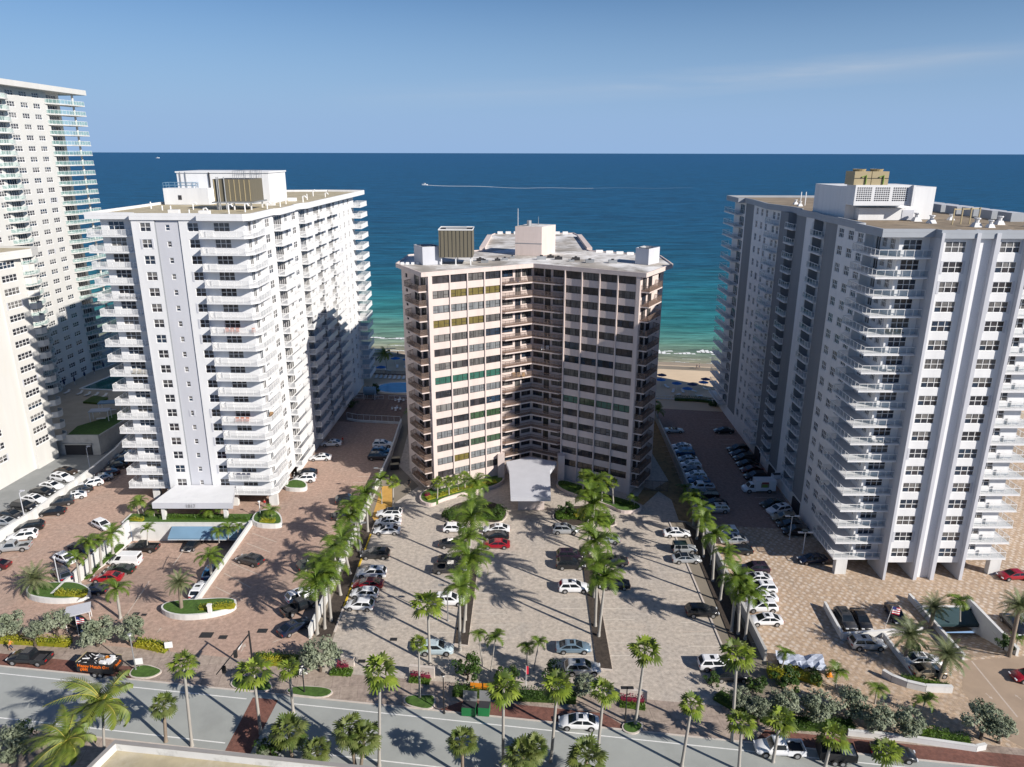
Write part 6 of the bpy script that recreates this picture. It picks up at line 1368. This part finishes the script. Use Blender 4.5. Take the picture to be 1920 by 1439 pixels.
# umbrellas, loungers
def umbrella(p, mt, label, group, r=1.5, closed=False):
    u = root('sun_umbrella', label, 'umbrella', p, 0, group); pl_ = MB().tube([(0, 0, 0), (0, 0, 2.5)], [.04, .04], FRAMEW, 6); link('pole', pl_.mesh('pole'), u); m_ = MB()
    if closed: m_.tube([(0, 0, 1.0), (0, 0, 1.5), (0, 0, 2.6)], [.12, .3, .05], mt, 8)
    else:
        for k in range(8):
            a, c = k*PI/4, (k+1)*PI/4; m_.face([(0, 0, 2.6), (r*math.cos(a), r*math.sin(a), 2.05), (r*math.cos(c), r*math.sin(c), 2.05)], mt)
    link('canopy', m_.mesh('canopy'), u)
NAVYC = plain('navy_canvas', (.02, .035, .10), .8); BLUEC = plain('blue_canvas', (.03, .14, .40), .8)
for i, (x, y, c, mt) in enumerate(((699, 683, 'navy', NAVYC), (742, 682, 'blue', BLUEC), (767, 676, 'navy', NAVYC), (764, 684, 'blue', BLUEC), (715, 699, 'bright blue', BLUEC))):
    umbrella(at(x, y+2), mt, '%s beach umbrella left of the pink building, %s counted from the left tower' % (c, ORD[i]), 'umbrellas on the left beach', 1.6)
for i, (x, y, mt) in enumerate(((1240, 714, NAVYC), (1238, 723, BLUEC), (1268, 730, BLUEC), (1288, 740, BLUEC), (1297, 732, NAVYC), (1318, 728, BLUEC), (1322, 722, NAVYC))):
    umbrella(at(x, y+2), mt, 'beach umbrella seen right of the pink building, %s counted along the sand' % ORD[i], 'umbrellas on the right beach', 1.5)
for i, (x, y) in enumerate(((122, 728), (141, 722), (160, 712), (178, 703), (195, 694))): umbrella(at(x, y, PZ), NAVYC, 'closed dark umbrella on the pool terrace, %s from the left' % ORD[i], 'closed umbrellas on the pool terrace', closed=True)
LGM = MB(); LGM.box(-.95, .35, -.33, .33, .28, .36, FRAMEW); LGM.face([(.35, -.33, .36), (.95, -.33, .75), (.95, .33, .75), (.35, .33, .36)], FRAMEW)
for x in (-.8, .7):
    for y in (-.28, .28): LGM.bar((x, y, 0), (x, y, .3), .06, STEEL)
LGME = LGM.mesh('sun_lounger')
def lounger(p, rot, label, group): tag(link('sun_lounger', LGME, None, p, rot, 1.1), label, 'sun lounger', group)
for i, (x, y) in enumerate(((150, 740), (165, 742), (180, 743), (196, 745), (126, 738))): lounger(at(x, y, PZ), 1.4, 'white lounger before the green pool, %s along its edge' % ORD[i], 'loungers by the green pool')
for i in range(9): lounger(V((-41+1.4*i, 212.6-.2*i, .02)), 1.5, 'pool lounger by the dark beach railing, %s from the left' % ORD[i], 'loungers by the beach railing')
for i, (x, y) in enumerate(((1262, 736), (1280, 736), (1250, 727), (1300, 735), (1325, 732), (1310, 744), (1270, 742))): lounger(at(x, y), 1.2+i*.4, 'pale lounger on the shaded right sand, number %s along it' % ORD[i].replace('first', 'one').replace('second', 'two') if False else 'pale lounger on the shaded right sand, %s of the scatter' % ORD[i], 'loungers on the right beach')
for i, (x, y) in enumerate(((700, 692), (745, 690), (762, 692), (728, 697))): lounger(at(x, y), 1.2+i*.5, 'lounger on the shaded left sand, %s of the scatter' % ORD[i], 'loungers on the left beach')
# patio tables
for i, (x, y) in enumerate(((749, 754), (743, 770))):
    m_ = MB(); m_.tube([(0, 0, .7), (0, 0, .75)], [.6, .6], FRAMEW, 12); m_.bar((0, 0, 0), (0, 0, .7), .1, STEEL)
    for k in range(4): a = k*PI/2; cx_, cy_ = 1.1*math.cos(a), 1.1*math.sin(a); m_.box(cx_-.25, cx_+.25, cy_-.25, cy_+.25, .38, .45, FRAMEW); m_.box(cx_-.25, cx_+.25, cy_+.2, cy_+.26, .45, .9, FRAMEW)
    solo('patio_table', m_, 'white patio table with chairs on the terrace, %s one' % ('farther', 'nearer')[i], 'table', at(x, y, .02))
# lamp posts
def lamp(base, h, label, arm=((0, 0),), group=None, mat=BLACKM, r=.09):
    p = at(*base); l = root('lamp_post', label, 'lamp post', p, 0, group)
    link('pole', MB().tube([(0, 0, 0), (0, 0, .4), (0, 0, h)], [r*1.8, r, r*.7], mat, 8).mesh('pole'), l)
    for a in arm:
        m_ = MB(); 
        if a != (0, 0): m_.bar((0, 0, h-.1), (a[0]*1.4, a[1]*1.4, h), .08, mat); m_.box(a[0]*1.4-.4, a[0]*1.4+.4, a[1]*1.4-.18, a[1]*1.4+.18, h-.06, h+.1, mat)
        else: m_.tube([(0, 0, h), (0, 0, h+.25)], [.16, .2], FRAMEW, 8); m_.tube([(0, 0, h+.25), (0, 0, h+.35)], [.28, .05], mat, 8)
        link('lamp_head', m_.mesh('lamp_head'), l)
DBL = ((-.6, 0), (.6, 0))
lamp((47, 975), 5.5, 'tall pale lamp post rising from the divider wall, nearer one', ((0, .6),), mat=PALE); lamp((170, 885), 5.5, 'tall pale lamp post rising from the divider wall, farther one', ((0, .6),), mat=PALE)
lamp((716, 935), 6.5, 'slim lamp post beside the ochre path', ((-.6, 0),), mat=STEEL); lamp((1480, 1012), 4.6, 'white lamp post by the black SUV in the tan lot', DBL, mat=FRAMEW); lamp((1505, 1038), 4.0, 'white lamp post by the dark blue sedan in the tan lot', DBL, mat=FRAMEW)
lamp((1172, 1358), 5.2, 'black twin street lamp before the pale number wall', ((-.25, 0), (.25, 0))); lamp((833, 1338), 5.4, 'thin black street lamp by the green dumpsters'); lamp((571, 1300), 4.0, 'thin black street lamp behind a kerb fan palm'); lamp((255, 1258), 5.4, 'thin dark street lamp beside the silver trees', mat=STEEL)
lamp((676, 1040), 6.0, 'tall double headed lamp post among the white wall palms', DBL, mat=STEEL); lamp((840, 1165), 6.0, 'double headed lamp post in the left mulch strip', DBL, mat=STEEL); lamp((1332, 1060), 6.0, 'thin lamp post among the grey wall palms', DBL, mat=STEEL); lamp((489, 972), 3.2, 'white lamp post at the top of the ramp wall', mat=FRAMEW); lamp((113, 1102), 5.2, 'pale leaning lamp post in the left oval planter', mat=PALE)
# signal mast
p = at(476, 1262); sg_ = root('traffic_signal', 'dark signal mast with a long arm over the road', 'traffic signal', p)
link('pole', MB().tube([(0, 0, 0), (0, 0, 6.4)], [.16, .11], BLACKM, 8).mesh('pole'), sg_)
link('arm', MB().tube([(0, 0, 6.0), (-1.0, -8.2, 6.4)], [.1, .06], BLACKM, 8).mesh('arm'), sg_)
for t in (.45, .8): link('signal_head', MB().box(-1.0*t-.2, -1.0*t+.2, -8.2*t-.16, -8.2*t+.16, 5.3, 6.2, BLACKM).mesh('signal_head'), sg_)
link('sign_plate', MB().box(-.33, -.30, -3.0, -1.6, 5.75, 6.15, FRAMEW).mesh('sign_plate'), sg_)
# dumpsters, barrier, cone, signs, flags
GRN = plain('green_dumpster', (.012, .17, .05), .55, var=.15)
for i, (x, y, w_) in enumerate(((880, 1338, 1.7), (908, 1338, 1.35))):
    p = at(x, y); r = root('dumpster', 'green dumpster with raised grey lid, %s and %s' % (('larger', 'left') if i == 0 else ('smaller', 'right')), 'dumpster', p, -.1, 'green dumpsters')
    link('bin', MB().box(-w_/2, w_/2, -.6, .6, .1, 1.3, GRN, DARK).mesh('bin'), r); link('lid', MB().face([(-w_/2, .62, 1.3), (w_/2, .62, 1.3), (w_/2, .85, 2.6), (-w_/2, .85, 2.6)], STEEL).face([(w_/2, .66, 1.3), (-w_/2, .66, 1.3), (-w_/2, .89, 2.6), (w_/2, .89, 2.6)], STEEL).mesh('lid'), r)
    for a in (-w_/2+.15, w_/2-.15): link('caster', MB().tube([(a, -.5, .1), (a, -.42, .1)], [.1, .1], TYRE, 8).mesh('caster'), r)
p = at(903, 1298); r = root('barrier', 'orange construction barrier before the dark front trees', 'barrier', p, -.12); link('panel', MB().box(-1.5, 1.5, -.05, .05, .25, 1.3, ORG2).mesh('panel'), r)
for a in (-1.45, 0.2, 1.45): link('post', MB().box(a-.04, a+.04, -.1, -.051, 0, 1.4, BLACKM).mesh('post'), r)
p = at(1555, 1267); r = root('traffic_cone', 'single orange traffic cone at the edge of the tan lot', 'traffic cone', p); link('cone', MB().tube([(0, 0, .05), (0, 0, 1.0)], [.3, .06], ORG2, 10).mesh('cone'), r); link('base', MB().box(-.38, .38, -.38, .38, 0, .05, ORG2).mesh('base'), r)
TARP = plain('tarpaulin', (.42, .46, .55), .5, var=.3, scale=1.2); m_ = MB(); rr = random.Random(2); gx = [(-3+k*.75) for k in range(9)]; gy = [-1.4, -.7, 0, .7, 1.4]
hz = [[.9+rr.uniform(-.25, .35) for _ in gy] for _ in gx]
for a in range(8):
    for c in range(4): m_.face([(gx[a], gy[c], hz[a][c]), (gx[a+1], gy[c], hz[a+1][c]), (gx[a+1], gy[c+1], hz[a+1][c+1]), (gx[a], gy[c+1], hz[a][c+1])], TARP)
m_.box(-2.9, 2.9, -1.3, 1.3, .3, .6, DARK); solo('tarpaulin', m_, 'crumpled pale tarpaulin over goods in the tan lot garden', 'tarpaulin', at(1500, 1250), -.15)
tp = MB(); tp.prism([(-1.6, -1.6), (1.8, -1.2), (1.6, 1.5), (-1.5, 1.3)], 2.3, 2.4, PALE)
for x, y in ((-1.4, -1.4), (1.6, -1.1), (1.4, 1.3), (-1.3, 1.1)): tp.bar((x, y, 0), (x, y, 2.3), .08, FRAMEW)
solo('shade_canopy', tp, 'pale square shade canopy behind the silver street trees', 'canopy', at(150, 1170), .4)
USR = plain('flag_red', (.45, .02, .04), .7); USB = plain('flag_blue', (.02, .03, .16), .7)
def flag(base, h, label, stripes=True, lean=0):
    p = at(*base); r = root('flag', label, 'flag', p); link('pole', MB().tube([(0, 0, 0), (lean, 0, h)], [.05, .03], FRAMEW, 6).mesh('pole'), r); m_ = MB()
    for k in range(7):
        z = h-.1-k*.17; mt = USR if k % 2 == 0 or not stripes else FRAMEW
        for j in range(4 if stripes else 1): x = lean+.04+j*.28; m_.face([(x, .06*math.sin(j*1.6), z-.17-j*.06), (x+.28, .06*math.sin(j*1.6+1.6), z-.17-(j+1)*.06), (x+.28, .06*math.sin(j*1.6+1.6), z-(j+1)*.06), (x, .06*math.sin(j*1.6), z-j*.06)], USB if (stripes and k < 3 and j < 2) else mt)
    link('cloth', m_.mesh('cloth'), r)
flag((1659, 1177), 3.6, 'striped flag on a leaning white pole in the parking court', lean=.6); flag((148, 1192), 3.2, 'small striped flag behind the silver street trees'); flag((986, 1298), 4.0, 'red and white flag on a pole in the front hedge', False)
for i, (x, y, lb) in enumerate(((318, 1222, 'small white sign board at the end of the croton hedge'), (262, 1253, 'white leaning sign on the grass islet beside the trailer'), (570, 1272, 'round white sign by the street entrance lamp'))):
    m_ = MB(); m_.bar((0, 0, 0), (0, 0, 1.0), .07, STEEL); m_.box(-.5, .5, -.05, .05, .6, 1.5, FRAMEW); solo('sign_board', m_, lb, 'sign', at(x, y), .2)
m_ = MB(); m_.box(-.25, .25, -.2, .2, 0, 1.1, FRAMEW); m_.box(-.32, .32, -.25, .25, 1.1, 1.3, FRAMEW); solo('call_post', m_, 'white call post at the rim of the pointed planter', 'post', at(394, 1148, .95), 0)
# fork truck shaped lift in the tower's shade and a covered trailer in the alley
m_ = MB(); m_.box(-1.1, 1.1, -.6, .6, 2.6, 3.4, PALE); m_.box(-1.0, 1.0, -.5, .5, 2.7, 3.41, DARK)
for x in (-1, 1): m_.bar((x, .5, 0), (x, .5, 2.6), .15, PALE); m_.bar((x, .5, 1.2), (x*.6, 2.2, .1), .12, PALE)
solo('dumpster_lift', m_, 'pale lift frame with open basket behind the box truck', 'lift', at(1455, 918), .1)
for i, (x, y) in enumerate(((742, 868), (740, 880))):
    m_ = MB(); m_.box(-.9, .9, -.55, .55, .05, 1.25, BLACKM, TANM); solo('refuse_bin', m_, 'dark refuse bin in the alley by the pink building, %s one' % ('farther', 'nearer')[i], 'bin', at(x, y), .2)
# kite shaped beach tent
m_ = MB(); YG = plain('lime_cloth', (.45, .55, .10), .8)
m_.face([(-3.5, 0, 2.2), (2.6, .3, 2.6), (3.2, 2.0, 2.2), (-3.0, 2.0, 1.9)], YG)
for x, y, z in ((-3.3, .1, 2.1), (2.5, .4, 2.5), (3.0, 1.9, 2.1), (-2.9, 1.9, 1.8)): m_.bar((x, y, 0), (x, y, z), .07, STEEL)
solo('beach_shade', m_, 'lime green shade sail at the water edge left of the pink building', 'shade sail', at(745, 658, 0), .1)
# balcony furniture one can make out
def patio(x, y, z, col_, label, n=2):
    m_ = MB()
    for k in range(n):
        cx_ = x+.95*k; m_.box(cx_-.32, cx_+.32, y-.3, y+.3, z+.28, z+.42, col_); m_.box(cx_-.32, cx_+.32, y+.3, y+.42, z+.28, z+.95, col_)
        for a in (-.26, .26):
            for c in (-.24, .36): m_.bar((cx_+a, y+c, z), (cx_+a, y+c, z+.3), .05, STEEL)
    solo('patio_chairs', m_, label, 'patio chairs')
ORC = plain('orange_cushion', (.48, .13, .05), .8); WIC = plain('wicker', (.38, .24, .13), .8); NAV = plain('navy_cushion', (.03, .04, .09), .8)
f_ = lambda k: 2.98+2.83*k
patio(-51, 127.9, f_(11), ORC, 'orange cushioned chairs on a front balcony of the left white tower', 3); patio(-46.2, 127.9, f_(11), ORC, 'orange chair at the corner beside the orange cushioned set', 1)
patio(-51, 127.9, f_(5), ORC, 'red chairs on a lower front balcony of the left white tower', 3); patio(-45.6, 131, f_(5), WIC, 'wicker chairs at the corner of a lower balcony of the left tower', 1)
patio(-52, 127.9, f_(1), NAV, 'dark chairs on the second lowest front balcony of the left tower', 3); patio(-70, 130.4, f_(13), FRAMEW, 'white chairs on an upper left end balcony of the left tower', 4); patio(-70, 130.4, f_(8), TANM, 'tan chairs on a middle left end balcony of the left tower', 3)
patio(56, 104.9, 2.92+2.83*11, FRAMEW, 'white table chairs on an upper glass balcony of the grey banded tower', 3); patio(55, 104.9, 2.92+2.83*13, BLACKM, 'black chairs on a high glass balcony of the grey banded tower', 3); patio(55.6, 104.9, 2.92+2.83*7, FRAMEW, 'white chairs on a middle glass balcony of the grey banded tower', 3)
f_ = lambda k: 1.80+2.78*k
patio(0, 143.4, f_(1), WIC, 'brown wooden chairs on the lowest notch balcony of the pink building', 2); patio(6.2, 144, f_(9), FRAMEW, 'white sofa on an upper notch balcony of the pink building', 2); patio(0, 143.4, f_(14), NAV, 'dark sofa on the top notch balcony of the pink building', 2); patio(7, 143.6, f_(5), WIC, 'brown chairs on a middle notch balcony of the pink building', 2); patio(.4, 143.6, f_(7), WIC, 'row of brown chairs in the left half of a notch balcony', 3)
# ---------------- people ----------------
SKIN = plain('skin', (.38, .22, .15), .6, var=.05)
def person(p, rot, shirt, trousers, label, pose='stand'):
    J = {'pel': (0, 0, .95), 'che': (0, 0, 1.3), 'nek': (0, 0, 1.48), 'hed': (0, .02, 1.62), 'top': (0, .01, 1.74)}
    a = .22 if pose == 'walk' else .02
    bmx = bpy.data.meshes.new('body_cage')
    vs = [(0, 0, .95), (0, 0, 1.12), (0, 0, 1.32), (0, 0, 1.47), (0, -.01, 1.60), (0, -.01, 1.72),
          (-.10, 0, .90), (-.11, -a, .50), (-.11, -a*.6, .08), (-.11, -a*.6-.16, .04), (.10, 0, .90), (.11, a, .50), (.11, a*1.6, .10), (.11, a*1.6-.16, .05),
          (-.19, 0, 1.40), (-.25, a*.8, 1.13), (-.25, a*.6-.08, .88), (.19, 0, 1.40), (.25, -a*.8, 1.13), (.25, -a-.08, .88)]
    ed = [(0, 1), (1, 2), (2, 3), (3, 4), (4, 5), (0, 6), (6, 7), (7, 8), (8, 9), (0, 10), (10, 11), (11, 12), (12, 13), (2, 14), (14, 15), (15, 16), (2, 17), (17, 18), (18, 19)]
    rad = [.15, .13, .16, .06, .095, .085, .10, .065, .045, .04, .10, .065, .045, .04, .065, .045, .035, .065, .045, .035]
    if pose == 'sit':
        for k in (7, 11): vs[k] = (vs[k][0], -.42, .92)
        for k in (8, 12): vs[k] = (vs[k][0], -.48, .52)
        for k in (9, 13): vs[k] = (vs[k][0], -.62, .48)
    bmx.from_pydata(vs, ed, []); o = bpy.data.objects.new('person', bmx); COL.objects.link(o)
    sk_ = o.modifiers.new('skin', 'SKIN'); o.modifiers.new('sub', 'SUBSURF').levels = 1
    for k, r in enumerate(rad): bmx.skin_vertices[0].data[k].radius = (r, r)
    bmx.skin_vertices[0].data[0].use_root = True
    me = bpy.data.meshes.new_from_object(o.evaluated_get(bpy.context.evaluated_depsgraph_get())); bpy.data.objects.remove(o)
    me.materials.clear()
    for mt in (SKIN, shirt, trousers): me.materials.append(mt)
    for f in me.polygons:
        z = f.center.z; x = abs(f.center.x); f.material_index = 1 if (1.0 < z < 1.47 and x < .27 and not (z < 1.1 and x > .2)) else 2 if (.42 < z <= 1.0 and x < .19) else 0
        f.use_smooth = True
    r = tag(link('person', me, None, p, rot), label, 'person')
    hr = MB().tube([(0, .02, 1.60), (0, .02, 1.70), (0, .0, 1.78)], [.08, .105, .05], BARK, 8); link('hair', hr.mesh('hair', True), r)
CL = lambda n, c: plain('cloth_'+n, c, .9)
person(at(767, 912), .4, CL('dark', (.03, .03, .035)), CL('dark', (.03, .03, .035)), 'person in dark clothes walking up the driveway beside the pink building', 'walk')
person(at(746, 668), 2.8, CL('dark', (.03, .03, .035)), CL('navy', (.02, .03, .08)), 'person standing on the sand under the lime green shade sail')
person(at(1306, 693), 1.2, CL('dark', (.03, .03, .035)), CL('navy', (.02, .03, .08)), 'person walking near the water, left of two companions', 'walk'); person(at(1311, 692), 1.2, CL('grey', (.2, .2, .2)), CL('navy', (.02, .03, .08)), 'person walking near the water, right of two companions', 'walk')
person(at(497, 952), 0, CL('red', (.40, .02, .02)), CL('grey', (.2, .2, .2)), 'person in red beside the white pier under the left tower')
person(at(22, 1220), 1.9, CL('orange', (.60, .25, .05)), CL('navy', (.02, .03, .08)), 'person in orange walking on the left pavement', 'walk'); person(at(643, 832), -.5, CL('red', (.40, .02, .02)), CL('tan', (.3, .25, .2)), 'person in a reddish top behind the shaded white sedan')
